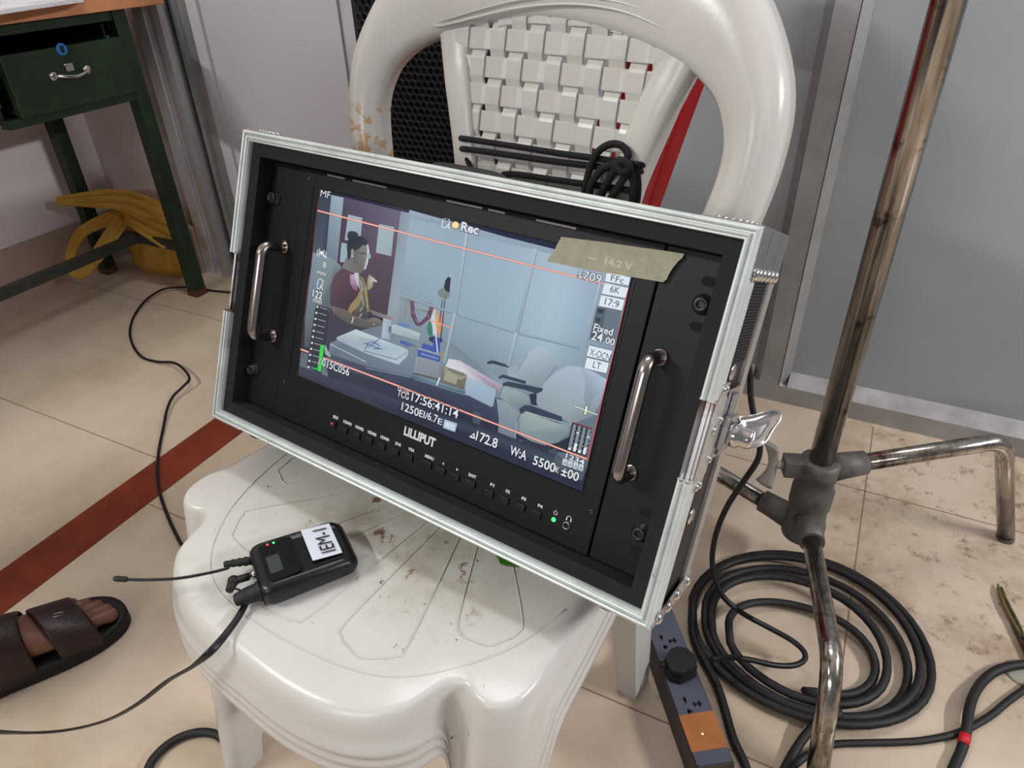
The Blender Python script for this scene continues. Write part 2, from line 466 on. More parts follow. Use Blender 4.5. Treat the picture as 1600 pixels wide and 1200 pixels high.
# ================================================================ MOULDED PLASTIC CHAIR
M_chair = mat('white_moulded_plastic', (196, 194, 188), rough=0.27, spec=0.5, rgb2=(188, 185, 178), vscale=6, bump=0.03, bscale=300)
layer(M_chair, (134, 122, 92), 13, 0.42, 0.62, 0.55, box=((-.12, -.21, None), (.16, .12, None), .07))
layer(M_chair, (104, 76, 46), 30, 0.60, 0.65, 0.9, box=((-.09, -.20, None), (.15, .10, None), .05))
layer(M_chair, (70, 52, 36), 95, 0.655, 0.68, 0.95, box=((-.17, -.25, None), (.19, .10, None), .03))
layer(M_chair, (120, 104, 84), 150, 0.70, 0.74, 0.7)
layer(M_chair, (176, 146, 100), 70, 0.52, 0.55, 0.9, box=((-.30, -.2, .60), (-.185, .5, .755), .012), offset=(3, 1, 2))
M_red = mat('red_moulded_plastic', (138, 14, 20), rough=0.3, spec=0.5)
OUT = [(.205,.400),(.209,.50),(.222,.60),(.240,.68),(.2505,.745),(.246,.80),(.224,.852),(.188,.888),(.132,.910),(.068,.921),(0,.925)]
INN = [(.150,.445),(.152,.50),(.160,.60),(.180,.68),(.191,.745),(.181,.782),(.160,.803),(.133,.816),(.100,.826),(.050,.836),(0,.840)]
YB, TB = .070, .2493
def back(x, z, d=0.0):
    """point on the back's surface; d pushes towards the rear"""
    return Vector((x, YB + TB * (z - .44) - .25 * x * x + d, z - d * .12))
def hwid(z):  # half width of the woven fan
    pts = [(.44, .060), (.60, .066), (.70, .075), (.78, .092), (.825, .104), (.86, .110)]
    for (a, p), (c, q) in zip(pts, pts[1:]):
        if z <= c: return (p + (q - p) * (z - a) / (c - a)) * 1.07
    return pts[-1][1] * 1.07
def ztop(x): return .847 - 1.4 * x * x
seat_out = [(0,-.287),(.05,-.286),(.095,-.278),(.125,-.264),(.142,-.247),(.150,-.228),(.155,-.212),(.165,-.204),(.178,-.208),(.192,-.208),(.206,-.198),(.213,-.180),(.213,-.145),(.207,-.09),(.199,-.03),(.190,.03),(.178,.075),(.150,.098),(.08,.105),(0,.106)]
def build_chair(root, mt, detail=True):
    # ---- seat
    half = catmull([(x, y, 0) for x, y in seat_out], 4)
    ring = half + [Vector((-p.x, p.y, 0)) for p in half[-2:0:-1]]
    n = len(ring); cen = Vector((0, -.07, 0))
    nr = []
    for i in range(n):
        t = (ring[(i+1) % n] - ring[i-1]).normalized(); nr.append(Vector((t.y, -t.x, 0)))
    q = MB(); rows = []
    def corner(p): return max(0, 1 - (abs(abs(p.x) - .19) / .05)) * max(0, 1 - abs(p.y + .19) / .07)
    Rr = [(p - cen).length for p in ring]
    Rs = [sum(Rr[(i + k) % n] for k in range(-9, 10)) / 19 for i in range(n)]
    for s in (0.02, .2, .4, .6, .74, .83):
        rows.append([cen + (p - cen) * s * ((Rs[ring.index(p)] / Rr[ring.index(p)]) if s > .1 else 1) + Vector((0, 0, .4405 - .0065 * (1 - s) ** 1.5)) for p in ring])
    def sst(v, a, c): t = max(0, min(1, (v - a) / (c - a))); return t * t * (3 - 2 * t)
    cw = [sst(abs(p.x), .150, .162) * sst(-p.y, .150, .178) for p in ring]        # deep skirt at the front corners
    nk = [1 - .62 * sst(abs(p.x), .105, .150) * sst(-p.y, .14, .17) for p in ring]
    for off, z in ((.020, .4405), (.013, .4398), (.007, .4370), (.002, .4315), (-.0015, .424), (-.003, .4155), (-.0052, .4140), (-.0055, .4095), (-.0040, .4080), (-.0062, .4060), (-.0066, .4015), (-.0052, .4000), (-.0074, .3980), (-.0078, .3930), (-.0060, .3915), (-.001, .3915), (-.001, .410)):
        fr_ = max(0, (.4375 - z) / .046)
        rows.append([p - a * ((off * k_ if off > 0 else off * (1 - c_) - .004 * c_ * fr_)) + Vector((0, -.022 * c_ * fr_, (z if z > .4375 else .4375 - (.4375 - z) * 1.42) - .13 * c_ * fr_)) for p, a, c_, k_ in zip(ring, nr, cw, nk)])
    q.grid(rows, 0, True, closed=True)
    if detail:
        def line(pts, r=.0005, seg=7):
            q.tube([Vector((p[0], p[1], .4404 - .0065 * (1 - min(1, math.hypot(p[0], p[1] + .07) / .195)) ** 1.5)) for p in catmull([(a, c, 0) for a, c in pts], seg)], r, 6)
        ox, oy = .03, .02
        def pol(a, r): return (ox + r * math.cos(math.radians(a)), oy + r * math.sin(math.radians(a)))
        for a0, a1, r in ((-47, -62, .222), (-70.5, -85, .252), (-92, -107, .262), (-115, -129, .262), (-136, -149, .225)):
            am = (a0 + a1) / 2
            line([pol(a0 - 1.5, .06), pol(a0 - .5, .12), pol(a0, r - .022), pol(a0 - 1.5, r - .006), pol(a0 - 4.5, r), pol(am, r + .004), pol(a1 + 4.5, r), pol(a1 + 1.5, r - .006), pol(a1, r - .022), pol(a1 + .5, .12), pol(a1 + 1.5, .06)])
        line([(.192, -.10), (.172, -.165), (.11, -.232), (.0, -.255), (-.085, -.246), (-.14, -.19), (-.165, -.11), (-.165, -.04)])
    q.build('seat', mt, root)
    # ---- legs: tapered angle channels
    for sx in (1, -1):
        for fr in (1, 0):
            q = MB(); rows = []
            for k in range(13):
                f = k / 12
                z = (.30 if fr else .425) * (1 - f)
                if fr:
                    c = Vector((.1925 + .018 * f, -.205 - .045 * f, z)); wd = .0225 - .005 * f; dp = .0215 - .005 * f
                    prof = [(-wd, dp * 1.5), (-wd, .2*dp), (-wd * .9, -dp * .55), (-wd * .5, -dp * .95), (0, -dp * 1.08), (wd * .55, -dp * .92), (wd * .93, -dp * .5), (wd * 1.02, .0), (wd * 1.0, dp * .8), (wd * .97, dp * .82), (wd * 1.04, dp * .9), (wd * 1.04, dp * 2.0), (wd * .8, dp * 2.0), (wd * .78, 0), (0, -dp * .8), (-wd * .75, -dp * .4), (-wd * .78, dp * 1.5)]
                else:
                    c = Vector((.160 - .002 * f, .072 + .070 * f, z)); wd = .0195 - .005 * f; dp = .020 - .005 * f
                    prof = [(-wd, -dp), (-wd * .4, -dp * 1.15), (wd * .3, -dp * 1.15), (wd, -dp), (wd * 1.05, -dp * .2), (wd * .86, -dp * .1), (wd * 1.03, dp * .1), (wd * 1.03, dp * 1.6), (wd * .8, dp * 1.6), (wd * .75, -dp * .75), (-wd * .8, -dp * .75), (-wd * .82, dp * 1.2), (-wd, dp * 1.2)]
                rows.append([Vector(((c.x + px) * sx, c.y + py, z)) for px, py in prof])
            q.grid(rows, 0, True, closed=True)
            q.add(rows[-1], [list(range(len(rows[-1])))])
            o = q.build('leg', mt, root)
            sm = o.modifiers.new('s', 'EDGE_SPLIT'); sm.split_angle = math.radians(50)
    # ---- back hoop
    O2 = catmull([(x * (.955 if z < .8 else .955 - (z - .8) * .55), 0, z) for x, z in OUT], 5); I2 = catmull([(x * 1.02, 0, z) for x, z in INN], 5)
    O2 = O2 + [Vector((-p.x, 0, p.z)) for p in O2[-2::-1]]; I2 = I2 + [Vector((-p.x, 0, p.z)) for p in I2[-2::-1]]
    q = MB(); rows = []
    prof = [(-.002, .022), (-.001, .008), (.005, .001), (.02, -.0012)]
    for a, c in zip(I2, O2):
        dv = (c - a); L = dv.length; dv.normalize()
        pts = [(-.001, .024), (-.0006, .010), (.004, .002), (.010, 0)] + [(L * f, -.004 * math.sin(PI * f)) for f in (.25, .5, .75)] + [(L - .012, .0005), (L - .005, .004), (L - .001, .010), (L + .0005, .018), (L + .001, .034), (L - .002, .034), (L - .004, .012), (L * .5, .0035), (.004, .0055), (.0015, .024)]
        rows.append([back(a.x + dv.x * s - .012, a.z + dv.z * s, d) for s, d in pts])
    q.grid(rows, 0, True, closed=True)
    if detail:
        pass
    q.build('back_hoop', mt, root)
    # ---- splats on both sides of the woven fan
    for sx in (1, -1):
        q = MB(); rows = []
        for k in range(19):
            z = .44 + (.846 - .44) * k / 18
            hi = hwid(z) - .004
            ho = hi + .028 + max(0, z - .72) * .06 + max(0, .60 - z) * .06
            zz = z
            pts = [(hi - .001, .012), (hi - .001, .002), (hi + .003, 0), ((hi + ho) / 2, -.001), (ho - .004, .001), (ho, .006), (ho + .0008, .024), (ho - .002, .024), (ho - .004, .008), (hi + .003, .006)]
            rows.append([back(sx * x + .005, zz, d + .0055 * max(0, min(1, (z - .785) / .035))) for x, d in pts])
        q.grid(rows, 0, True, closed=True)
        q.build('back_splat', mt, root)
    # ---- woven fan
    q = MB(); px, pz = .0218, .0242; hw = .0082; hz = .0093; A = .0017; th = .0022
    def strip(path, wv):
        rows = []
        for (x, z, d) in path:
            if wv == 'v': e = [(x - hw, z, d + th), (x - hw, z, d), (x - hw * .9, z, d - .0004), (x + hw * .9, z, d - .0004), (x + hw, z, d), (x + hw, z, d + th)]
            else: e = [(x, z - hz, d + th), (x, z - hz, d), (x, z - hz * .9, d - .0004), (x, z + hz * .9, d - .0004), (x, z + hz, d), (x, z + hz, d + th)]
            rows.append([back(a + .005, c, g) for a, c, g in e])
        if len(rows) > 1:
            q.grid(rows, 0, False, closed=True)
            q.add(rows[0], [[0,1,2,3,4,5]]); q.add(rows[-1], [[0,1,2,3,4,5]])
    def wave(s):  # flattened wave
        v = math.cos(s); return max(-1, min(1, v * 1.8))
    for i in range(-5, 6):
        x = i * px
        zz = []
        k = 0
        while True:
            z = .465 + k * pz / 8
            if z > ztop(x) + .004: break
            if abs(x) - hw * .6 <= hwid(z): zz.append((x, z, .0062 - A * wave(PI * ((z - .458) / pz) + PI * i)))
            k += 1
        if len(zz) > 4: strip(zz, 'v')
    j = 0
    while True:
        z = .458 + j * pz
        if z - hz > .85: break
        W = hwid(z) + .002
        xs = []
        nst = 70
        for k in range(nst + 1):
            x = -W + 2 * W * k / nst
            if z - hz * .5 < ztop(x): xs.append((x, min(z, ztop(x)), .0062 + A * wave(PI * (x / px) + PI * j)))
        if len(xs) > 4: strip(xs, 'h')
        j += 1
    q.build('woven_panel', mt, root)
CH = Matrix.Translation((-.318, .487, 0)) @ Matrix.Rotation(math.radians(-9), 4, 'Z')
chair = thing('plastic_chair', 'white moulded plastic chair with a woven back, holding the monitor on its seat', 'chair', M=CH)
build_chair(chair, M_chair)
red = thing('plastic_chair', 'red moulded plastic chair partly seen behind the white chair', 'chair', M=Matrix.Translation((-.441, 1.07, 0)) @ Matrix.Rotation(math.radians(-90), 4, 'Z'))
build_chair(red, M_red, False)
CHI = CH.inverted()

# leaf on the seat
M_leaf = mat('green_leaf', (58, 120, 30), rough=0.45, rgb2=(44, 98, 24), vscale=40)
b = MB()
lp = [atz(x, y, .4425) for x, y in ((766, 855), (778, 872), (782, 881), (800, 884), (816, 882), (812, 872), (800, 864), (785, 856))]
b.prism([(q.x, q.y) for q in lp], .4418, .4426, lambda x, y, d: (x, y, d + (0.0015 if abs(x - lp[4].x) < .003 else 0)))
o = b.build('leaf', M_leaf); recenter(o, lp[0]); tag(o, 'small green leaf on the white seat under the edge of the monitor case', 'leaf')

# ================================================================ MONITOR IN ITS RACK CASE
U = Vector((0.99341, -0.11430641, -0.00840343))
V0 = Vector((0.05025112, 0.39736789, 0.91628248))
N = U.cross(V0).normalized()
if N.y < 0: N = -N
V = N.cross(U); V = V if V.z > 0 else -V
U = V.cross(N); U = U if U.x > 0 else -U
MC = Vector((-0.3096, 0.4177, 0.6215))   # replaced just below by the solved centre
def solve_centre():
    import itertools
    # centre of the inner rim: rays through its four corners meet the plane at width .474
    c = [ray(390, 221), ray(1162, 375), ray(1002, 956), ray(344, 641)]
    A = Matrix(((c[0].x, -c[1].x, c[2].x), (c[0].y, -c[1].y, c[2].y), (c[0].z, -c[1].z, c[2].z)))
    t = A.inverted() @ c[3]
    P = [c[0] * t[0], c[1] * t[1], c[2] * t[2], c[3]]
    wd = ((P[1] - P[0]).length + (P[2] - P[3]).length) / 2
    k = .474 / wd
    u = ((P[1] - P[0]) + (P[2] - P[3])).normalized(); v = ((P[0] - P[3]) + (P[1] - P[2])).normalized()
    n = u.cross(v).normalized()
    if n.y < 0: n = -n
    v = n.cross(u)
    if v.z < 0: v = -v
    return CP + (P[0] + P[1] + P[2] + P[3]) / 4 * k, u, v, n
MC, U, V, N = solve_centre()
MM = Matrix.Identity(4)
for r in range(3):
    MM[r][0] = U[r]; MM[r][1] = N[r]; MM[r][2] = V[r]; MM[r][3] = MC[r]
BASE = Matrix.Translation((0, 0, -.144))
def onM(x, y, off=0.0):
    d = ray(x, y); o = MC + N * off; t = (o - CP).dot(N) / d.dot(N)
    q = CP + d * t - o; return q.dot(U), q.dot(V)
mon = thing('field_monitor', 'black rack monitor in a silver edged case, propped on the white chair', 'monitor', M=MM @ BASE)
def Q(a, d, c): return (a, d, c + .144)      # local coords with origin at bottom centre
TM = Matrix.Translation((0, 0, .144))

M_rim = mat('brushed_aluminium_edging', (206, 215, 211), rough=0.46, metal=0.4, rgb2=(188, 196, 192), vscale=30, stretch=(1, 1, 1), bump=.03)
layer(M_rim, (56, 52, 48), 60, 0.655, 0.70, 0.8)
M_rimdk = mat('dull_aluminium', (176, 170, 164), rough=0.4, metal=0.6)
M_lam = mat('black_case_laminate', (20, 19, 20), rough=0.45, bump=.15, bscale=400)
M_foam = mat('black_lining', (16, 18, 20), rough=0.8, rgb2=(21, 22, 24), vscale=40)
M_foamd = mat('black_case_inside', (10, 10, 11), rough=0.85)
M_face = mat('black_powder_coat', (13, 16, 19), rough=0.5, spec=0.35, bump=.06, bscale=900)
M_ear = mat('blue_black_panel', (14, 18, 22), rough=0.48, spec=0.35, bump=.06, bscale=900)
M_bolt = mat('black_bolt', (58, 56, 55), rough=0.35, metal=0.7)
M_steel = mat('satin_steel', (158, 150, 144), rough=0.24, metal=1.0)
M_nickel = mat('nickel_plate', (206, 204, 202), rough=0.16, metal=1.0, bump=.05, bscale=40)
M_nickr = mat('nickel_with_rust', (206, 206, 202), rough=0.34, metal=0.8, rgb2=(134, 90, 66), vscale=22, lo=.52, hi=.66)
M_rubber = mat('black_rubber', (16, 16, 17), rough=0.6)
M_print = mat('white_print', (205, 210, 212), rough=0.6, emit=(205, 210, 212), estr=0.0)
M_btn = mat('black_button', (17, 19, 21), rough=0.5, spec=.4)

def rect_sweep(q, hw, hh, prof, mi=0, skip=None):
    """prof: (inset, depth); one closed sweep around the rectangle, mitred"""
    rows = []
    for s, d in prof:
        rows.append([(x * (hw - s) , d, z * (hh - s)) for x, z in ((-1, -1), (1, -1), (1, 1), (-1, 1))])
    q.T = TM
    q.grid([[r[k] for r in rows] for k in range(4)] + [[r[0] for r in rows]], mi, False)
    q.T = None
# body
b = MB(); hw, hh, dp = .2435, .1425, .085
rect_sweep(b, hw, hh, [(0, .004), (0, dp), (.006, dp), (.006, .004)], 0)
b.box(Q(-hw, dp - .004, -hh), Q(hw, dp, hh)); b.build('case_shell', M_lam, mon)
# front edging, with gaps for the latch dishes
prof = [(-.0008, .020), (-.0012, .0), (-.0002, -.0022), (.0012, -.0030), (.0024, -.0024), (.0028, -.0006), (.0040, -.0006), (.0044, -.0024), (.0056, -.0030), (.0066, -.0024), (.0070, -.0008), (.0082, -.001), (.0088, .001), (.0088, .006)]
HW, HH = .2455, .1440
def edge(x0, z0, x1, z1, nx, nz, cut0, cut1, name='edging'):
    """a straight length of edging; (nx,nz) points inward; mitred unless cut"""
    q = MB(); dirv = Vector((x1 - x0, 0, z1 - z0)).normalized(); rows = [[], []]
    for s, d in prof:
        a = Vector((x0 + nx * s, d, z0 + nz * s)) + (dirv * (0 if cut0 else s))
        c = Vector((x1 + nx * s, d, z1 + nz * s)) - (dirv * (0 if cut1 else s))
        rows[0].append(TM @ a); rows[1].append(TM @ c)
    q.grid(rows, 0, False)
    q.build(name, M_rim, mon, fix=False)
edge(-HW, HH, HW, HH, 0, -1, False, False); edge(-HW, -HH, HW, -HH, 0, 1, False, False)
for sx in (-1, 1):
    edge(sx * HW, HH, sx * HW, .0285, -sx, 0, False, True)
    edge(sx * HW, -.0305, sx * HW, -HH, -sx, 0, True, False)
# side flanges of the front edging and the rear edging
b = MB()
for sx in (-1, 1):
    for z0, z1 in ((-.1445, -.0305), (.0285, .1445)):
        b.box(Q(sx * .2435, .000, z0), Q(sx * .2462, .015, z1))
    b.box(Q(sx * .2435, .071, -.1445), Q(sx * .2462, .087, .1445))
b.box(Q(-.2455, 0, .1425), Q(.2455, .016, .1448)); b.box(Q(-.2455, 0, -.1448), Q(.2455, .016, -.1425))
b.box(Q(-.2462, .060, .1425), Q(.2462, .087, .1448)); b.box(Q(-.2462, .060, -.1448), Q(.2462, .087, -.1425))
for sx in (-1, 1):
    for s2 in (-1, 1):
        b.box(Q(sx * .2462, .083, s2 * .1445), Q(sx * .222, .087, s2 * .136))
b.box(Q(-.2462, .083, -.1445), Q(.2462, .087, -.130)); b.box(Q(-.2462, .083, .130), Q(.2462, .087, .1445))
b.build('side_edging', M_rimdk, mon)
# lining strips and dark cavity
b = MB(); LX, LZ = .225, .1225
rect_sweep(b, .2372, .1355, [(0, .022), (0, .004), (.0012, .0035), (.0115, .0035), (.0122, .0040), (.0122, .022)], 0)
b.build('lining', M_foam, mon)
b = MB(); b.box(Q(-.238, .024, -.136), Q(.238, .03, .136)); b.build('inner_tray', M_foamd, mon)
# panels
b = MB(); b.box(Q(-.1805, .0185, -.1225), Q(.1805, .024, .1225), bev=.0012); face = b.build('front_panel', M_face, mon)
for sx in (-1, 1):
    b = MB(); x0, x1 = (.1815, .2245)
    b.box(Q(min(sx*x0, sx*x1), .0205, -.1222), Q(max(sx*x0, sx*x1), .0235, .1222), bev=.0006)
    b.build('rack_ear', M_ear, mon)
# rack slots and bolts
for sx in (-1, 1):
    for z in (.088, -.0865):
        for dz in ((.016, -.016) if sx > 0 else ()):
            q = MB(); q.T = TM
            pts = []
            for k in range(16):
                a = 2 * PI * k / 16
                pts.append((sx * .2185 + .0038 * math.cos(a) + (.0035 if math.cos(a) > 0 else -.0035), z + dz + .0034 * math.sin(a)))
            q.prism(pts, .0200, .0206, lambda x, y, d: (x, d, y))
            q.T = None; q.build('rack_slot', M_foamd, mon)
        q = MB(); q.T = TM
        q.lathe((sx * .2165, .0205, z), (0, -1, 0), [(.0075, 0), (.0075, .0012), (.0052, .0014), (.0052, .006), (.0046, .0066), (.0026, .0066), (.0026, .0035)], 18)
        q.T = None
        q.build('rack_bolt', M_bolt, mon)
# small panel screws
for x, z in ((-.173, .113), (.173, .113), (-.1705, -.0865), (.1755, -.0865)):
    q = MB(); q.T = TM; q.lathe((x, .0184, z), (0, -1, 0), [(.0028, 0), (.0028, .0003), (.0016, .0006), (.0008, .0002)], 12); q.T = None
    q.build('screw', M_bolt, mon)
# carrying handles
for sx in (-1, 1):
    q = MB(); q.T = TM; r = .0052; x = sx * .1965; zt, zb, fr = .0445, -.0455, -.0055
    path = [(x, .0205, zt), (x, .006, zt)] + [(x, fr + .010 - .010 * math.sin(t), zt - .010 + .010 * math.cos(t)) for t in [PI / 2 * k / 6 for k in range(7)]] + [(x, fr, (zt + zb) / 2)] + [(x, fr + .010 - .010 * math.cos(t), zb + .010 - .010 * math.sin(t)) for t in [PI / 2 * k / 6 for k in range(7)]] + [(x, .006, zb), (x, .0205, zb)]
    q.tube(path, r, 14)
    for z in (zt, zb): q.lathe((x, .0205, z), (0, -1, 0), [(.0066, 0), (.0066, .0012), (.0054, .002)], 16)
    q.T = None; q.build('handle', M_steel, mon)
# vents at the top of the panel (pale bars, light through the slots put into their colour)
q = MB()
for x0, x1 in ((504, 541), (549, 612), (726, 785), (792, 806)):
    pass
for a0, a1 in ((-.150, -.128), (-.118, -.078), (-.012, .024), (.030, .046), (.075, .11)):
    q = MB(); q.box(Q(a0, .0180, .1192), Q(a1, .0186, .1206)); q.build('vent_slot', M_rimdk, mon)
# speaker holes
q = MB(); q.T = TM
for i in range(-4, 5):
    for j in range(-4, 5):
        x, z = i * .0028 + (j % 2) * .0014, j * .0025
        if x * x + z * z < .0105 ** 2:
            q.lathe((-.1410 + x, .0184, -.1020 + z), (0, -1, 0), [(.0009, 0), (.0009, .0002)], 8)
q.T = None; q.build('speaker_grille', M_foamd, mon)
# recess line around the screen
q = MB(); q.T = TM
def bar(a0, c0, a1, c1, d0, d1, q=q): q.box((min(a0, a1), d0, min(c0, c1)), (max(a0, a1), d1, max(c0, c1)))
bar(-.1655, -.0770, .1655, -.0764, .0180, .0186); bar(-.1655, -.0770, -.1650, .1075, .0180, .0186)
bar(.1650, -.0770, .1655, .1075, .0180, .0186); bar(-.1655, .1070, .1655, .1075, .0180, .0186)
q.T = None; q.build('screen_bezel', M_btn, mon)

# ---------------- the picture on the screen
def picture_material():
    mt = bpy.data.materials.new('lit_picture'); mt.use_nodes = True
    nt, p = nodes_of(mt)
    at = nt.nodes.new('ShaderNodeVertexColor'); at.layer_name = 'pic'
    p.inputs['Base Color'].default_value = (.012, .013, .016, 1); p.inputs['Roughness'].default_value = .12
    p.inputs['Specular IOR Level'].default_value = .35
    nt.links.new(at.outputs['Color'], p.inputs['Emission Color']); p.inputs['Emission Strength'].default_value = 0.93
    return mt
M_pic = picture_material()
class Pic:
    """flat coloured shapes on the glass, later ones in front"""
    def __init__(s): s.v = []; s.f = []; s.c = []; s.k = 0
    def poly(s, pts, col, loc=False):
        """pts in photo coordinates on the screen's plane; col one rgb or one per point"""
        P = [p if loc else onM(p[0], p[1], .0183) for p in pts]
        P = [(a, min(max(c, -.0735), .1060)) for a, c in P]; P = [(min(max(a, -.1549 - .0343 * c), .1632 - .0143 * c), c) for a, c in P]
        s.k += 1; d = .0183 - s.k * 0.0000022
        o = len(s.v)
        s.v += [Q(a, d, c) for a, c in P]
        cols = col if isinstance(col[0], (tuple, list)) else [col] * len(P)
        s.f.append((list(range(o, o + len(P))), cols))
    def line(s, x0, y0, x1, y1, wd, col, col2=None):
        dx, dy = x1 - x0, y1 - y0; L = math.hypot(dx, dy); nx, ny = -dy / L * wd / 2, dx / L * wd / 2
        c = col if not col2 else [col, col2, col2, col]
        s.poly([(x0 + nx, y0 + ny), (x1 + nx, y1 + ny), (x1 - nx, y1 - ny), (x0 - nx, y0 - ny)], c)
    def disc(s, x, y, r, col, n=18):
        s.poly([(x + r * math.cos(2*PI*k/n), y + r * math.sin(2*PI*k/n)) for k in range(n)], col)
    def grad(s, quad, cols, nx=14, ny=8, noise_amt=0):
        """quad TL,TR,BR,BL photo coordinates; cols grid rows of rgb, bilinear"""
        P = [onM(p[0], p[1], .0183) for p in quad]
        s.k += 1; d = .0183 - s.k * 0.0000022
        R_, C_ = len(cols), len(cols[0])
        o = len(s.v); vc = []
        for j in range(ny + 1):
            for i in range(nx + 1):
                u_, v_ = i / nx, j / ny
                a = [(P[0][t] * (1-u_) + P[1][t] * u_) * (1-v_) + (P[3][t] * (1-u_) + P[2][t] * u_) * v_ for t in (0, 1)]
                s.v.append(Q(a[0], d, a[1]))
                fu, fv = u_ * (C_ - 1), v_ * (R_ - 1); iu, iv = min(int(fu), C_ - 2), min(int(fv), R_ - 2); fu -= iu; fv -= iv
                vc.append(tuple((cols[iv][iu][t] * (1-fu) + cols[iv][iu+1][t] * fu) * (1-fv) + (cols[iv+1][iu][t] * (1-fu) + cols[iv+1][iu+1][t] * fu) * fv for t in range(3)))
        for j in range(ny):
            for i in range(nx):
                q = [j*(nx+1)+i, j*(nx+1)+i+1, (j+1)*(nx+1)+i+1, (j+1)*(nx+1)+i]
                s.f.append(([o + t for t in q], [vc[t] for t in q]))
    def text(s, body, x0, y0, x1, y1, cap, col, bold=0.0, edge=True):
        A = onM(x0, y0, .0183); B = onM(x1, y1, .0183); C = onM(x0 + cap * .05, y0 - cap, .0183)
        wd = B[0] - A[0]; ch = (C[1] - A[1])
        for pas in ((1, 0) if edge else (0,)):
            vs, fs = text_geo(body, bold + (.045 if pas else 0))
            base = text_geo(body, bold)[0] if pas else vs
            mx0 = min(v.x for v in base); mx1 = max(v.x for v in base)
            k = wd / (mx1 - mx0); kc = ch / .70
            s.k += 1; d = .0183 - s.k * 0.0000022; o = len(s.v)
            s.v += [Q(A[0] + (v.x - mx0) * k, d, A[1] + v.y * kc) for v in vs]
            c = (24, 28, 38) if pas else col
            for f in fs: s.f.append(([o + i for i in f], [c] * len(f)))
    def build(s, name, parent):
        me = bpy.data.meshes.new(name); me.from_pydata(s.v, [], [f for f, c in s.f])
        me.materials.append(M_pic)
        at = me.color_attributes.new('pic', 'FLOAT_COLOR', 'CORNER'); li = 0
        for f, cols in s.f:
            for c in cols:
                at.data[li].color = lin(c) + (1,); li += 1
        o = bpy.data.objects.new(name, me); COL.objects.link(o); o.parent = parent
        return o
def Z(ox, oy, k):
    return lambda *pts: [(ox + x / k, oy + y / k) for x, y in pts]
Z1 = Z(460, 280, 5.714); Z2 = Z(460, 450, 5.714); Z3 = Z(720, 330, 5.714); Z4 = Z(700, 530, 5.0); R3 = Z(330, 190, 3.0)
P = Pic()
P.poly([(-.1585, .106), (.1614, .106), (.1640, -.0735), (-.1520, -.0735)], [(30, 36, 54), (24, 32, 58), (34, 42, 62), (36, 44, 62)], loc=True)
# back wall of glazed partitions
P.grad([(640, 328), (988, 426), (916, 735), (585, 560)],
       [[(152, 172, 186), (146, 166, 184), (158, 178, 196), (172, 192, 208), (140, 156, 178)],
        [(150, 174, 186), (150, 174, 190), (156, 180, 196), (172, 196, 212), (138, 158, 178)],
        [(132, 154, 168), (142, 166, 180), (150, 172, 188), (162, 186, 200), (120, 138, 154)],
        [(116, 134, 146), (122, 140, 154), (126, 144, 156), (124, 142, 154), (100, 116, 130)],
        [(100, 116, 130), (106, 122, 136), (112, 130, 142), (112, 130, 144), (80, 94, 108)]], 22, 14)
P.poly(Z1((1035, 300), (1600, 425), (1600, 465), (1035, 350)), [(150, 168, 182), (140, 158, 176), (128, 148, 164), (142, 160, 174)])
P.poly(Z3((0, 100), (160, 170), (860, 345), (1000, 400), (1000, 440), (640, 340), (80, 215), (0, 190)), (148, 166, 184))
# left side: curtain, post, chair, brown wall
P.poly(Z1((215, 85), (330, 140), (285, 700), (100, 1200), (90, 1200)), [(54, 64, 78), (58, 66, 82), (48, 58, 72), (90, 106, 116), (90, 106, 116)])
P.poly(Z1((330, 140), (442, 165), (392, 760), (280, 690)), [(150, 170, 184), (156, 176, 188), (112, 128, 142), (108, 124, 138)])
P.grad([(537, 308), (627, 330), (605, 492), (520, 480)], [[(84, 74, 94), (96, 90, 112), (104, 100, 120)], [(70, 54, 70), (78, 62, 80), (80, 66, 84)], [(58, 42, 58), (62, 46, 62), (66, 50, 66)]], 8, 8)
P.poly(Z1((950, 285), (1038, 305), (945, 1060), (905, 1460), (815, 1430), (835, 1180)), [(130, 146, 162), (140, 158, 172), (146, 162, 172), (116, 130, 142), (124, 138, 148), (140, 156, 168)])
P.poly(Z1((480, 315), (608, 345), (588, 570), (450, 540)), [(162, 182, 192), (158, 178, 188), (150, 170, 180), (156, 174, 184)])
P.poly(Z1((755, 400), (892, 428), (865, 688), (728, 655)), [(160, 180, 190), (156, 176, 186), (148, 166, 176), (156, 174, 184)])
P.poly(Z1((420, 565), (485, 580), (480, 745), (405, 738)), (152, 172, 182))
P.poly(Z1((165, 655), (240, 662), (300, 690), (365, 725), (415, 775), (430, 830), (360, 860), (325, 960), (320, 1150), (300, 1500), (90, 1500), (95, 1200), (130, 950)),
       [(128, 146, 156), (134, 152, 162), (132, 150, 160), (126, 144, 152), (112, 128, 136), (104, 118, 128), (96, 110, 120), (92, 106, 116), (84, 98, 108), (60, 72, 84), (66, 78, 88), (96, 110, 120), (118, 134, 146)])
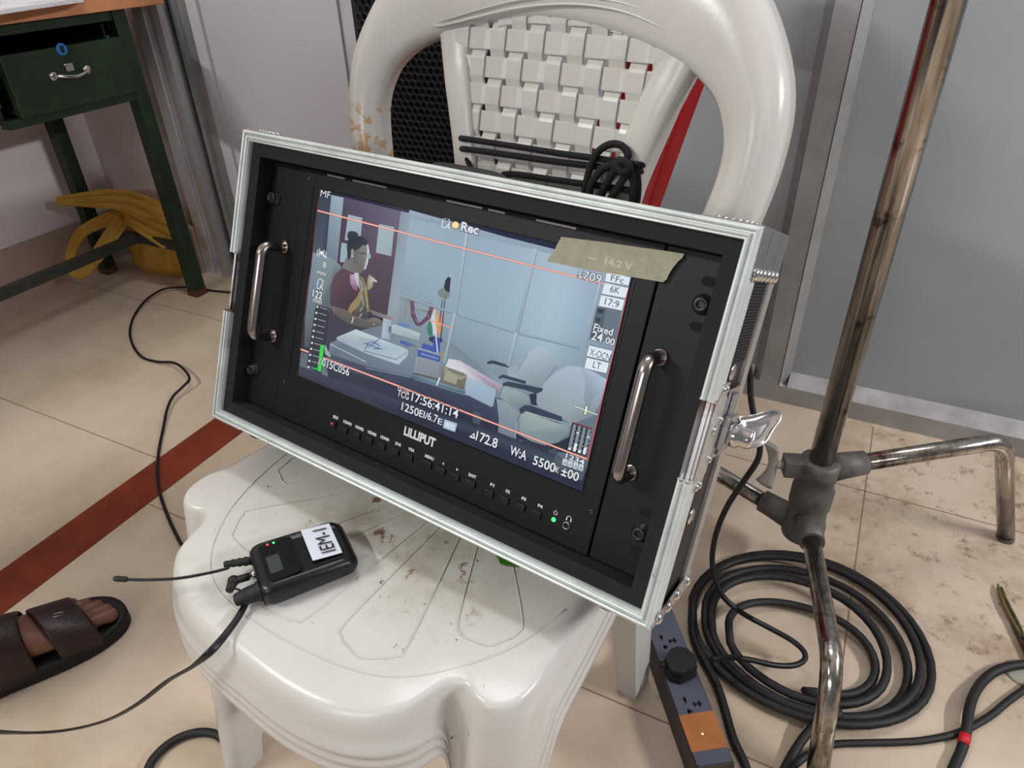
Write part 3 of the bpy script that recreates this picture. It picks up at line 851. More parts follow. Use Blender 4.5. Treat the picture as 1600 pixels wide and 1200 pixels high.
# woman seen in profile
hair = (38, 46, 60)
P.poly(Z1((480, 470), (512, 462), (545, 468), (575, 492), (545, 530), (480, 540), (470, 505)), (46, 54, 68))
P.poly(Z1((490, 640), (560, 640), (640, 760), (600, 840), (540, 845), (490, 820), (425, 790)), [(104, 102, 102), (112, 108, 106), (104, 100, 98), (98, 96, 96), (98, 96, 98), (110, 108, 108), (120, 120, 120)])
P.poly(Z1((545, 600), (640, 560), (660, 600), (668, 640), (668, 690), (655, 712), (655, 745), (640, 775), (630, 808), (600, 818), (560, 790), (530, 730), (515, 680)),
       [(98, 96, 98), (126, 126, 128), (150, 154, 158), (150, 152, 154), (150, 152, 152), (130, 130, 130), (140, 140, 140), (136, 134, 132), (140, 142, 142), (104, 100, 98), (98, 94, 92), (96, 92, 90), (102, 98, 96)])
P.poly(Z1((642, 562), (662, 596), (668, 640), (664, 700), (656, 745), (636, 806), (620, 800), (634, 740), (646, 700), (648, 630)), [(190, 206, 214), (210, 224, 230), (200, 216, 222), (170, 186, 194), (196, 210, 216), (206, 220, 224), (150, 158, 164), (130, 132, 136), (140, 144, 148), (146, 150, 156)])
P.poly(Z1((668, 640), (684, 690), (664, 712), (655, 690)), (140, 150, 152))
P.poly(Z1((480, 540), (545, 505), (600, 508), (635, 530), (655, 560), (648, 590), (605, 590), (575, 625), (540, 640), (520, 615), (505, 630), (500, 700), (488, 730), (475, 690), (468, 600)), hair)
P.poly(Z1((508, 625), (525, 622), (530, 665), (518, 690), (508, 670)), (150, 142, 134)); P.disc(*Z1((518, 688))[0], 1.1, (220, 228, 230))
P.line(*Z1((535, 645))[0], *Z1((620, 672))[0], 1.0, (70, 74, 82)); P.line(*Z1((600, 655))[0], *Z1((640, 668))[0], 1.6, (60, 62, 72))
P.poly(Z1((645, 668), (678, 672), (682, 705), (655, 712)), [(150, 172, 178), (120, 170, 180), (150, 190, 196), (140, 156, 160)])
P.poly(Z1((430, 790), (500, 830), (560, 880), (600, 960), (600, 1200), (470, 1210), (420, 1170), (320, 1150), (322, 960), (355, 860)),
       [(84, 62, 78), (84, 56, 72), (80, 52, 72), (66, 44, 60), (58, 38, 52), (54, 36, 50), (58, 38, 54), (70, 50, 64), (82, 60, 74), (88, 64, 80)])
P.poly(Z1((495, 850), (545, 850), (568, 900), (560, 1000), (530, 990), (498, 930)), [(176, 140, 170), (196, 170, 192), (170, 130, 160), (120, 80, 110), (110, 70, 100), (150, 110, 140)])
P.poly(Z1((535, 838), (572, 835), (590, 900), (582, 985), (560, 940)), [(190, 206, 212), (180, 196, 202), (160, 176, 184), (130, 144, 152), (180, 196, 202)])
P.poly(Z1((570, 840), (605, 880), (640, 960), (660, 1080), (665, 1200), (660, 1380), (590, 1370), (540, 1390), (470, 1330), (520, 1200), (590, 1100), (585, 960)),
       [(120, 112, 84), (110, 104, 80), (96, 92, 78), (74, 76, 76), (54, 60, 70), (48, 52, 64), (44, 48, 60), (40, 44, 56), (64, 56, 60), (74, 66, 62), (100, 92, 74), (120, 112, 84)])
P.poly(Z1((600, 950), (612, 1050), (575, 1130), (520, 1185), (470, 1250), (465, 1200), (500, 1120), (560, 1050), (585, 990)), (142, 126, 86))
P.poly(Z1((600, 860), (625, 900), (650, 990), (672, 1180), (650, 1190), (630, 1010), (602, 920)), (126, 120, 84))
for q_ in (((590, 905), (612, 1000)), ((600, 1040), (622, 1130)), ((585, 1180), (610, 1140)), ((575, 1240), (605, 1200)), ((600, 1310), (612, 1270))):
    P.line(*Z1(q_[0])[0], *Z1(q_[1])[0], 1.6, (150, 168, 176))
P.line(*Z1((632, 960))[0], *Z1((652, 1150))[0], 1.4, (176, 160, 108))
P.poly(Z1((300, 1180), (480, 1290), (640, 1360), (700, 1380), (560, 1400), (380, 1450), (320, 1490), (240, 1560), (250, 1300)), (50, 54, 68))
P.poly(Z2((320, 160), (455, 190), (540, 250), (640, 285), (700, 262), (750, 270), (792, 305), (785, 335), (700, 362), (600, 350), (480, 318), (350, 232)),
       [(116, 106, 102), (100, 92, 88), (98, 92, 88), (104, 98, 94), (112, 104, 100), (120, 112, 106), (124, 118, 112), (96, 92, 90), (84, 82, 82), (80, 78, 78), (78, 76, 78), (88, 82, 82)])
P.line(*Z2((528, 258))[0], *Z2((512, 315))[0], 1.6, (206, 206, 190)); P.disc(*Z2((712, 325))[0], .9, (210, 214, 210))
P.poly(Z2((668, 190), (760, 222), (830, 248), (905, 262), (900, 285), (800, 272), (700, 240)), [(120, 112, 108), (128, 120, 116), (140, 132, 130), (176, 160, 158), (150, 130, 134), (110, 104, 104), (96, 92, 92)])
P.poly(Z1((665, 848), (705, 880), (740, 912), (735, 922), (705, 915), (700, 960), (665, 992), (645, 985), (652, 900)), [(120, 130, 110), (190, 196, 176), (200, 206, 196), (190, 196, 180), (160, 160, 130), (150, 148, 104), (140, 136, 90), (120, 118, 90), (130, 140, 120)])
# far chair with garland
P.poly(Z2((945, 75), (1240, 140), (1235, 160), (1020, 115), (1005, 290), (975, 285), (990, 105), (945, 98)), (134, 142, 134))
P.poly(Z2((1055, 175), (1200, 205), (1198, 222), (1060, 192)), (128, 138, 132))
P.poly(Z2((1030, 90), (1070, 98), (1075, 220), (1112, 315), (1180, 250), (1215, 155), (1248, 165), (1215, 270), (1125, 342), (1085, 335), (1040, 250)), (98, 66, 92))
for a_, c_ in (((1040, 110), (1065, 150)), ((1050, 190), (1070, 240)), ((1080, 270), (1100, 310)), ((1180, 230), (1210, 270)), ((1200, 170), (1235, 200))):
    P.line(*Z2(a_)[0], *Z2(c_)[0], 1.8, (136, 96, 120))
# desk lamp
P.poly(Z1((1340, 1075), (1348, 1078), (1305, 1500), (1295, 1500)), (40, 46, 62)); P.poly(Z1((1318, 1075), (1326, 1078), (1300, 1300), (1292, 1298)), (44, 50, 66))
P.poly(Z1((1330, 965), (1385, 985), (1392, 1055), (1350, 1078), (1300, 1050), (1278, 1015), (1290, 988)), [(130, 144, 150), (110, 124, 130), (150, 160, 156), (120, 126, 118), (112, 118, 112), (130, 140, 140), (120, 132, 138)])
P.poly(Z1((1375, 870), (1398, 882), (1390, 960), (1385, 1010), (1355, 1000), (1335, 965), (1350, 900)), (36, 42, 54))
P.line(*Z1((1380, 868))[0], *Z1((1410, 855))[0], 1.2, (180, 196, 206))
# table
P.poly(Z2((320, 490), (620, 370), (800, 330), (1130, 400), (1420, 500), (1590, 640), (1860, 830), (1850, 960), (1560, 960), (1040, 800), (640, 700), (300, 610)),
       [(112, 128, 142), (100, 114, 128), (112, 128, 140), (128, 144, 154), (120, 136, 146), (118, 134, 146), (140, 160, 176), (120, 140, 158), (96, 112, 130), (88, 104, 120), (84, 98, 116), (90, 106, 122)])
P.poly(Z2((290, 575), (320, 590), (640, 700), (1060, 815), (1530, 960), (1850, 980), (1820, 1230), (1500, 1130), (900, 880), (600, 780), (290, 690)),
       [(64, 74, 96), (66, 76, 96), (58, 66, 88), (56, 64, 88), (60, 68, 92), (74, 84, 108), (48, 56, 80), (38, 44, 66), (44, 50, 72), (50, 58, 80), (70, 80, 98)])
P.line(*Z2((320, 500))[0], *Z2((640, 660))[0], 1.4, (170, 190, 200)); P.line(*Z2((640, 712))[0], *Z2((1040, 800))[0], 1.2, (120, 140, 156))
P.poly(Z2((275, 500), (300, 560), (325, 600), (320, 620), (275, 590), (270, 540)), (150, 166, 174))
P.poly(Z2((380, 440), (550, 368), (1000, 545), (1018, 565), (1010, 610), (930, 685), (640, 585), (378, 462)), [(178, 198, 206), (192, 210, 216), (182, 202, 212), (170, 190, 202), (150, 170, 182), (176, 194, 204), (156, 174, 184), (150, 168, 178)])
P.poly(Z2((560, 460), (600, 440), (740, 470), (770, 510), (640, 520)), (158, 176, 186))
for a_, c_ in (((620, 490), (760, 540)), ((640, 500), (700, 480)), ((700, 480), (765, 520)), ((660, 530), (760, 455)), ((630, 550), (660, 500)), ((700, 540), (790, 545))):
    P.line(*Z2(a_)[0], *Z2(c_)[0], 1.3, (60, 84, 150))
P.line(*Z2((620, 560))[0], *Z2((915, 640))[0], .9, (60, 66, 76)); P.line(*Z2((905, 640))[0], *Z2((1010, 570))[0], .8, (90, 100, 112))
P.poly(Z2((870, 330), (900, 325), (1125, 405), (1110, 470), (868, 400)), [(180, 196, 206), (174, 190, 200), (182, 200, 206), (150, 166, 174), (164, 180, 190)])
P.poly(Z2((930, 310), (1030, 330), (1025, 355), (925, 335)), (96, 120, 176))
P.poly(Z2((945, 465), (1010, 480), (1050, 500), (1110, 510), (1095, 528), (1000, 520), (945, 490)), [(60, 96, 176), (70, 100, 170), (80, 104, 150), (150, 160, 158), (110, 124, 128), (60, 90, 160), (56, 86, 164)])
P.poly(Z2((795, 268), (868, 290), (848, 462), (778, 446)), [(168, 188, 202), (150, 172, 188), (150, 170, 184), (170, 188, 200)]); P.poly(Z2((842, 340), (870, 348), (858, 400), (838, 398)), (96, 110, 124))
# flag and holders
P.poly(Z2((1205, 440), (1240, 430), (1322, 455), (1318, 485), (1240, 490), (1200, 465)), (44, 52, 78))
P.poly(Z2((1244, 440), (1302, 460), (1298, 580), (1236, 570)), (54, 78, 164))
P.poly(Z2((1250, 150), (1262, 190), (1312, 360), (1308, 395), (1285, 412), (1255, 330), (1244, 230)), [(220, 190, 140), (220, 176, 110), (214, 160, 84), (208, 150, 80), (200, 140, 74), (206, 156, 92), (210, 176, 130)])
P.poly(Z2((1246, 190), (1262, 300), (1275, 400), (1252, 420), (1225, 400), (1215, 290)), (196, 210, 216))
P.poly(Z2((1215, 280), (1232, 340), (1238, 400), (1222, 442), (1190, 405), (1186, 340)), (62, 122, 104))
P.line(*Z2((1262, 400))[0], *Z2((1280, 580))[0], 2.0, (206, 216, 216))
P.poly(Z2((1148, 490), (1262, 530), (1252, 590), (1130, 548)), (64, 88, 170))
P.poly(Z2((1110, 530), (1312, 592), (1282, 806), (1062, 752)), [(150, 160, 168), (144, 154, 164), (128, 136, 146), (132, 142, 152)])
P.poly(Z2((1106, 548), (1308, 608), (1300, 662), (1098, 608)), (64, 92, 164)); P.line(*Z2((1130, 585))[0], *Z2((1285, 632))[0], 2.2, (132, 150, 190))
for k in range(7): P.line(*Z2((1110 + k * 25, 650 + k * 7))[0], *Z2((1090 + k * 25, 740 + k * 7))[0], .5, (110, 120, 132))
P.poly(Z2((1062, 752), (1282, 806), (1278, 822), (1060, 770)), (92, 90, 84))
P.poly(Z2((1320, 560), (1345, 570), (1355, 640), (1330, 662), (1305, 640)), (150, 144, 112))
P.poly(Z2((1380, 630), (1480, 650), (1870, 880), (1850, 945), (1560, 880), (1520, 760), (1350, 700)), [(214, 214, 220), (206, 196, 208), (176, 160, 180), (130, 118, 140), (160, 146, 166), (210, 214, 220), (216, 220, 224)])
P.poly(Z4((140, 290), (370, 388), (375, 410), (355, 520), (340, 530), (130, 425)), [(168, 190, 208), (160, 182, 200), (140, 162, 180), (150, 170, 186), (140, 160, 176), (150, 172, 192)])
P.poly(Z2((1322, 690), (1545, 778), (1512, 925), (1290, 850)), [(128, 126, 112), (120, 116, 104), (104, 102, 92), (110, 106, 98)])
P.poly(Z2((1340, 700), (1420, 760), (1500, 785), (1540, 785), (1538, 800), (1480, 820), (1400, 790), (1335, 735)), (150, 148, 130))
P.poly(Z2((1348, 745), (1462, 785), (1445, 862), (1332, 822)), (158, 158, 140))
P.poly(Z2((1050, 768), (1290, 840), (1530, 915), (1525, 945), (1160, 832), (1050, 800)), [(96, 124, 140), (120, 150, 166), (110, 136, 150), (70, 90, 106), (90, 118, 134), (70, 88, 104)])
P.line(*Z2((1300, 800))[0], *Z2((1272, 868))[0], 2.0, (222, 232, 236))
# covered chairs
P.poly(Z4((380, 460), (470, 500), (560, 570), (540, 720), (500, 800), (380, 840), (400, 640)), [(140, 160, 168), (140, 158, 166), (132, 150, 158), (120, 136, 146), (96, 112, 124), (90, 104, 118), (124, 142, 152)])
P.poly(Z4((460, 230), (540, 200), (560, 290), (520, 320), (470, 280)), (150, 168, 176))
P.poly(Z4((540, 240), (600, 140), (650, 85), (710, 60), (790, 85), (850, 130), (868, 180), (850, 270), (810, 340), (740, 362), (620, 345), (530, 295)),
       [(150, 166, 178), (164, 180, 192), (172, 186, 200), (176, 190, 204), (172, 188, 202), (160, 176, 190), (146, 162, 176), (140, 156, 168), (132, 148, 160), (136, 152, 160), (146, 164, 172), (150, 168, 176)])
P.line(*Z4((620, 120))[0], *Z4((540, 260))[0], 1.2, (126, 142, 154)); P.line(*Z4((850, 210))[0], *Z4((760, 330))[0], 1.6, (120, 136, 148))
P.poly(Z4((305, 180), (330, 165), (365, 168), (480, 205), (478, 222), (440, 215), (350, 190), (312, 196)), (52, 66, 80))
P.poly(Z4((395, 295), (430, 275), (612, 328), (606, 350), (580, 345), (430, 300), (400, 312)), (54, 68, 84))
P.poly(Z4((400, 400), (440, 370), (560, 405), (630, 450), (640, 490), (610, 520), (480, 500), (405, 455)), [(140, 158, 164), (156, 174, 178), (152, 170, 172), (140, 158, 162), (126, 144, 148), (118, 134, 140), (136, 152, 158), (140, 158, 164)])
P.poly(Z4((635, 430), (690, 420), (700, 520), (650, 510)), (40, 48, 70))
P.poly(Z4((700, 440), (760, 330), (850, 250), (940, 208), (1030, 212), (1130, 250), (1240, 315), (1225, 380), (1190, 510), (1130, 600), (960, 665), (880, 605), (700, 525), (690, 480)),
       [(150, 166, 174), (162, 178, 190), (170, 186, 200), (172, 186, 204), (166, 180, 202), (172, 188, 210), (178, 196, 220), (160, 178, 196), (134, 150, 162), (126, 142, 150), (136, 152, 158), (144, 160, 164), (142, 158, 162), (146, 162, 168)])
P.poly(Z4((1030, 212), (1075, 330), (1060, 470), (1100, 560), (1130, 470), (1230, 360), (1238, 318), (1130, 250)), [(166, 182, 204), (150, 166, 184), (138, 154, 168), (132, 148, 158), (136, 152, 166), (166, 184, 202), (176, 194, 216), (172, 188, 210)])
P.poly(Z4((428, 345), (470, 330), (600, 355), (745, 385), (735, 408), (690, 425), (600, 395), (450, 362), (432, 372)), (50, 64, 82))
P.line(*Z4((430, 370))[0], *Z4((400, 450))[0], 1.4, (90, 104, 116))
P.poly(Z4((558, 590), (620, 570), (860, 660), (955, 670), (945, 735), (860, 800), (760, 825), (640, 790), (560, 735)), [(140, 156, 160), (156, 174, 174), (156, 172, 172), (136, 152, 158), (120, 136, 142), (120, 136, 142), (126, 142, 146), (130, 146, 152), (130, 148, 154)])
P.poly(Z4((555, 545), (600, 515), (640, 515), (892, 605), (890, 642), (850, 640), (610, 560), (570, 585)), (50, 62, 80))
P.line(*Z4((565, 580))[0], *Z4((535, 660))[0], 2.4, (110, 124, 136)); P.line(*Z4((535, 650))[0], *Z4((520, 850))[0], 2.0, (140, 154, 164)); P.line(*Z4((600, 565))[0], *Z4((960, 668))[0], .8, (190, 204, 212))
P.poly(Z4((480, 800), (570, 770), (640, 795), (760, 830), (860, 808), (950, 760), (930, 890), (700, 860), (500, 860)), [(50, 58, 72), (44, 52, 66), (44, 50, 66), (40, 46, 62), (36, 42, 60), (34, 40, 60), (40, 46, 62), (46, 52, 66), (50, 56, 72)])
P.poly(Z4((520, 790), (580, 785), (600, 860), (530, 870)), (80, 90, 102)); P.poly(Z4((780, 870), (850, 850), (860, 900), (800, 910)), (64, 74, 90))
P.poly(Z4((200, 560), (260, 580), (250, 700), (190, 680)), (70, 82, 100))
P.poly(Z2((40, 560), (280, 640), (305, 800), (30, 720)), [(84, 98, 108), (90, 104, 114), (98, 112, 120), (90, 104, 112)])
P.poly(Z2((40, 690), (300, 790), (900, 960), (1600, 1200), (2300, 1480), (2600, 1640), (2560, 1720), (1500, 1290), (40, 762)), [(52, 62, 82), (44, 54, 76), (36, 44, 64), (34, 40, 60), (44, 52, 70), (64, 76, 88), (54, 64, 78), (34, 42, 66), (44, 54, 78)])
P.poly(Z2((2330, 1490), (2610, 1600), (2570, 1720), (2300, 1600)), (78, 90, 100))
# partition frames
for x0, y0, x1, y1, wd_ in ((730, 363, 711, 492, 4.2), (711, 490, 694, 568, 3.6), (837, 389, 807, 522, 5.4), (807, 520, 794, 572, 5.0), (938, 440, 913, 545, 4.0)):
    P.line(x0, y0, x1, y1, wd_, (176, 192, 202), (146, 162, 174)); P.line(x0 + wd_ * .6, y0, x1 + wd_ * .6, y1, 1.0, (120, 138, 156))
for x0, y0, x1, y1 in ((627, 462, 708, 489), (714, 491, 803, 519), (811, 521, 908, 544)):
    P.line(x0, y0, x1, y1, 2.6, (150, 166, 178)); P.line(x0, y0 + 1.6, x1, y1 + 1.6, .9, (104, 120, 134))
# frame guide lines, borders
P.line(499, 298, 466.5, 583, 1.3, (44, 24, 32)); P.line(483, 430, 468, 560, 1.2, (158, 50, 56)); P.line(497, 315, 486, 420, 1.0, (120, 40, 44))
for wd_, c_ in ((2.9, (206, 96, 84)), (1.3, (255, 214, 190))):
    P.line(496.5, 329, 740, 392, wd_, c_); P.line(740, 392, 943, 443.5, wd_, c_)
    P.line(470, 545.5, 624, 603.5, wd_, c_); P.line(624, 603.5, 740, 649, wd_, c_); P.line(740, 649, 918, 717.5, wd_, c_)
P.line(983, 450, 962, 542, 2.0, (214, 64, 70)); P.line(962, 542, 918, 719, 2.0, (214, 64, 70))
P.line(*Z2((1322, 215))[0], *Z2((1290, 420))[0], 2.2, (240, 120, 100)); P.line(*Z2((1212, 290))[0], *Z2((1408, 356))[0], 1.6, (244, 156, 130))
P.line(*Z4((985, 520))[0], *Z4((1172, 592))[0], 2.6, (40, 46, 52)); P.line(*Z4((1087, 515))[0], *Z4((1072, 594))[0], 5.0, (40, 46, 52))
P.line(*Z4((987, 521))[0], *Z4((1170, 591))[0], 1.6, (222, 236, 216)); P.line(*Z4((1086, 519))[0], *Z4((1073, 590))[0], 3.4, (222, 236, 206))
# read-outs
Wt = (226, 232, 236)
P.poly(Z3((1218, 850), (1442, 892), (1388, 1190), (1150, 1140)), (84, 98, 112)); P.poly(Z3((1300, 862), (1440, 895), (1390, 1190), (1250, 1160)), (104, 118, 132))
P.poly(Z3((1228, 868), (1278, 878), (1270, 918), (1222, 905)), (50, 58, 68)); P.poly(Z3((1210, 950), (1250, 958), (1242, 995), (1204, 985)), (56, 66, 76))
def box(pts): P.poly(pts, (34, 38, 46)); c = (sum(p[0] for p in pts)/4, sum(p[1] for p in pts)/4); P.poly([(c[0] + (p[0]-c[0])*.975, c[1] + (p[1]-c[1])*.93) for p in pts], (226, 236, 244))
box(Z3((1300, 535), (1518, 590), (1502, 668), (1285, 628))); box(Z3((1280, 632), (1500, 684), (1474, 782), (1258, 738))); box(Z3((1250, 742), (1468, 790), (1442, 894), (1230, 846)))
box(Z4((1103, 42), (1288, 90), (1262, 176), (1082, 132))); box(Z4((1083, 138), (1262, 184), (1240, 272), (1064, 226)))
dk = (66, 74, 88)
P.text('FFc', 954, 438.5, 974.5, 442.5, 10, dk, edge=False); P.text('6K', 952.8, 456, 967.6, 459.5, 11, dk, edge=False); P.text('17:9', 944.5, 475.5, 966.5, 480.5, 11, dk, edge=False)
P.text('X-OCN', 921, 554.5, 953, 563, 11, dk, edge=False); P.text('LT', 926, 574, 938, 577.5, 11, dk, edge=False)
P.text('MF', 501, 307, 516, 310, 11.0, Wt, .0); P.text('LA', 690, 355.5, 703.5, 359.5, 8.5, Wt, edge=False); P.line(693, 342, 691, 350, 1.2, Wt); P.line(703, 344, 702, 352, 1.2, Wt); P.line(695, 342, 698, 340, 1.2, Wt); P.line(700, 341, 703, 344, 1.2, Wt)
P.disc(712, 351.8, 6.6, (40, 30, 24)); P.disc(712, 351.8, 5.8, (236, 190, 130)); P.disc(712, 351.8, 4.6, (255, 226, 170))
P.text('Rec', 720, 360, 747, 367.5, 14, Wt, .03); P.text('s709', 902.5, 433.5, 939.5, 441, 13, Wt, .01)
P.text('Fixed', 927, 516, 957, 523.5, 11.5, Wt, .02); P.text('24', 923.5, 530, 941, 534, 14.5, Wt, .02); P.text('.00', 942.5, 535, 960, 539, 10.5, Wt, .02)
P.text('8', 504.5, 417.5, 510, 418.5, 9.5, Wt, .01); P.text('mm', 495.5, 427.5, 509, 430, 7.5, Wt, .01)
P.disc(503, 395, 3.0, Wt); P.line(497, 390, 496, 400, 1.0, Wt); P.line(500, 388, 499, 401, .9, Wt); P.line(507, 390, 506, 402, .9, Wt); P.line(510, 393, 509, 403, 1.0, Wt); P.line(504, 397, 511, 403, 1.6, Wt)
P.text('LA', 495, 450.5, 505, 453, 8.5, Wt, edge=False); P.line(498, 437, 496.5, 445, 1.1, Wt); P.line(505, 438, 504, 446, 1.1, Wt); P.line(498, 437, 501, 435.5, 1.0, Wt); P.line(501, 436, 505, 438, 1.0, Wt)
P.text('122', 488.5, 463.5, 503.5, 466.8, 11.5, Wt, .02); P.text('min', 489.8, 471.3, 503, 474.6, 8.5, Wt, .01)
P.poly(Z2((195, 148), (312, 178), (243, 772), (112, 705)), (36, 44, 56))
for k in range(11):
    f = k / 10; xx, yy = 208 - f * 78, 168 + f * 536
    P.disc(*Z2((xx, yy))[0], 1.7, (216, 222, 228)); P.line(*Z2((xx + 22, yy + 4))[0], *Z2((xx + 90, yy + 24))[0], .8, (176, 184, 194))
P.poly(Z2((238, 505), (272, 512), (240, 748), (208, 738)), (34, 214, 70)); P.line(*Z2((165, 715))[0], *Z2((205, 722))[0], 2.2, (34, 190, 66))
P.text('015C056', 503.5, 571, 545.8, 586.5, 12.5, Wt, .01); P.text('/', 497, 569, 501, 571, 12, Wt)
P.text('EXT-LK', 622, 608.5, 640.5, 615, 7, (232, 196, 192), .02); P.text('TCG', 621, 618, 638.5, 625.2, 10, Wt, .01); P.text('17:56:41:14', 643, 625.5, 715.5, 653, 14, Wt, .01)
P.text('1250', 627.5, 640, 654, 650, 12.5, Wt, .01); P.text('EI/', 655, 650, 668, 655, 11, Wt, .01); P.text('6.7', 668, 655, 683, 661, 12.5, Wt, .01); P.text('E', 684, 661.5, 691, 664, 9.5, Wt, .01)
P.poly(R3((1095, 1395), (1155, 1415), (1145, 1455), (1088, 1435)), (176, 194, 214)); P.text('800', 695.5, 666, 710, 671.5, 8, (226, 238, 250), .01, edge=False)
P.text('172.8', 743.5, 687, 776.5, 699.5, 15, Wt, .015); P.poly([(732, 683), (743, 675), (744, 687)], (24, 28, 38)); P.poly([(733.5, 682.6), (742, 676), (742.8, 686)], Wt); P.poly([(737, 681.6), (740.5, 679), (741, 683)], (50, 56, 80))
P.text('W:A', 796.5, 709, 822, 719, 14.5, Wt, .015); P.text('5500', 832.5, 724.5, 867, 737, 14.5, Wt, .015); P.text('K', 867.5, 737.5, 873, 739.5, 10, Wt, .01); P.text('\u00b100', 876.5, 741.5, 903.5, 751.5, 14, Wt, .015)
for k in range(4):
    x0, y0 = 975 + k * 38, 645 + k * 12
    P.poly(Z4((x0, y0), (x0 + 38, y0 + 10), (x0 - 8, y0 + 235), (x0 - 46, y0 + 222)), (30, 34, 42)); P.poly(Z4((x0 + 8, y0 + 16), (x0 + 30, y0 + 22), (x0 - 14, y0 + 222), (x0 - 36, y0 + 214)), (128, 140, 154))
    lv = (15, 60, 20, 52)[k]
    P.poly(Z4((x0 - 33 + lv * .2, y0 + 214 - lv), (x0 - 11 + lv * .2, y0 + 221 - lv), (x0 - 14, y0 + 222), (x0 - 36, y0 + 214)), (222, 232, 240))
    for t in range(6): P.disc(*Z4((x0 + 36 - t * 8, y0 + 30 + t * 34))[0], .7, (220, 214, 170))
    P.line(*Z4((x0 - 2, y0 + 3))[0], *Z4((x0 + 34, y0 + 12))[0], 1.0, (190, 60, 66))
for a_ in ((1005, 728), (1090, 758)): P.line(*Z4(a_)[0], *Z4((a_[0] + 22, a_[1] + 8))[0], 1.8, (226, 234, 240))
P.text('1234', 884, 715, 913.5, 724.5, 8, Wt, .02)
for k in range(4):
    x0, y0 = 903 + k * 42, 930 + k * 14
    P.poly(Z4((x0, y0), (x0 + 36, y0 + 11), (x0 + 26, y0 + 60), (x0 - 9, y0 + 48)), (206, 218, 226))
    A_ = Z4((x0 - 2, y0 + 46), (x0 + 24, y0 + 54)); P.text('A', *A_[0], *A_[1], 7, (80, 92, 104), edge=False)
glass = MB(); glass.prism([(-.1592, .1065), (.1624, .1065), (.1650, -.0745), (-.1530, -.0745)], .01832, .0188, lambda x, y, d: Q(x, d, y)); M_glass = mat('dark_screen_glass', (8, 9, 12), rough=.1, spec=.4)
scr = glass.build('screen', M_glass, mon)
o = P.build('picture', scr); o['label'] = 'lit camera feed with read-outs, showing a woman at an office desk'

# printed marks, buttons
b = MB()
def mark(body, x0, y0, x1, y1, cap, bold=.01, off=.0184):
    A = onM(x0, y0, off); B = onM(x1, y1, off); C = onM(x0 + cap * .2, y0 - cap, off)
    put_text(b, body, Q(A[0], off, A[1]), Vector((1, 0, 0)), Vector((0, 0, 1)), B[0] - A[0], C[1] - A[1], 0, bold)
mark('LILLIPUT', 630.5, 678.5, 679.5, 695.8, 12.5, .045)
o = b.build('maker_name', M_print, mon, fix=False)
C8 = Z(440, 630, 3.2)
b = MB()
labs = [('SDI', 256, 72, 281, 80), ('HDMI1', 308, 96, 350, 108), ('HDMI2', 368, 122, 410, 135), ('HDMI3', 430, 148, 473, 162), ('HDMI4', 494, 173, 537, 188), ('DVI', 568, 206, 594, 216), ('VGA', 633, 233, 663, 244), ('MENU', 716, 268, 760, 284), ('EXIT', 934, 362, 972, 376), ('F1', 1042, 411, 1062, 419), ('F2', 1120, 444, 1140, 452), ('F3', 1199, 480, 1221, 488), ('F4', 1280, 516, 1304, 525)]
for s_, x0, y0, x1, y1 in labs:
    q0, q1 = C8((x0, y0), (x1, y1)); mark(s_, *q0, *q1, 4.2, .05)
for cx_, s_ in ((808, -1), (878, 1)):
    c_ = onM(*C8((cx_, 302 if s_ < 0 else 332))[0], .0184)
    b.add([Q(c_[0] + s_ * .0012, .0184, c_[1]), Q(c_[0] - s_ * .0008, .0184, c_[1] + .0013), Q(c_[0] - s_ * .0008, .0184, c_[1] - .0013)], [(0, 1, 2)])
# power and headphone symbols
def ringmark(cx_, cz_, r, a0, a1, wd_=.0005):
    pts = []
    n = 14
    for k in range(n + 1):
        a = math.radians(a0 + (a1 - a0) * k / n); pts.append([Q(cx_ + math.cos(a) * rr, .0184, cz_ + math.sin(a) * rr) for rr in (r - wd_/2, r + wd_/2)])
    b.grid(pts, 0, False)
c_ = onM(*C8((1370, 548))[0], .0184); ringmark(c_[0], c_[1], .0016, 130, 410); b.box(Q(c_[0] - .0002, .0183, c_[1] + .0006), Q(c_[0] + .0002, .0185, c_[1] + .0024))
c_ = onM(*C8((1437, 577))[0], .0184); ringmark(c_[0], c_[1], .0020, -10, 190); b.box(Q(c_[0] - .0024, .0183, c_[1] - .0022), Q(c_[0] - .0014, .0185, c_[1] + .0002)); b.box(Q(c_[0] + .0014, .0183, c_[1] - .0022), Q(c_[0] + .0024, .0185, c_[1] + .0002))
b.build('button_print', M_print, mon, fix=False)
M_redled = mat('red_led', (230, 60, 60), emit=(255, 60, 60), estr=2.0); M_greenled = mat('green_led', (40, 220, 90), emit=(60, 255, 110), estr=2.2)
for i, (cx_, cy_) in enumerate(((258, 98), (316, 128), (378, 155), (440, 180), (503, 208), (570, 236), (640, 265), (728, 298), (796, 330), (866, 360), (945, 395), (1040, 445), (1117, 478), (1197, 513), (1277, 548))):
    c_ = onM(*C8((cx_, cy_ + 6))[0], .0184); wd_ = .0052 if 7 <= i <= 10 else .0042
    q = MB(); q.box(Q(c_[0] - wd_, .0166, c_[1] - .0030), Q(c_[0] + wd_, .0186, c_[1] + .0030), bev=.0006)
    ob = q.build('button', M_btn, mon)
    if not 7 <= i <= 10:
        q = MB(); q.T = TM; q.lathe((c_[0], .0166, c_[1] + .0006), (0, -1, 0), [(.0008, 0), (.0008, .0003)], 10); q.T = None
        q.build('indicator', M_redled if i == 0 else M_bolt, ob)
c_ = onM(*C8((1360, 582))[0], .0184); q = MB(); q.T = TM; q.lathe((c_[0], .0186, c_[1]), (0, -1, 0), [(.0019, 0), (.0018, .0006), (.0010, .0012)], 14); q.T = None; o = q.build('power_light', M_greenled, mon)
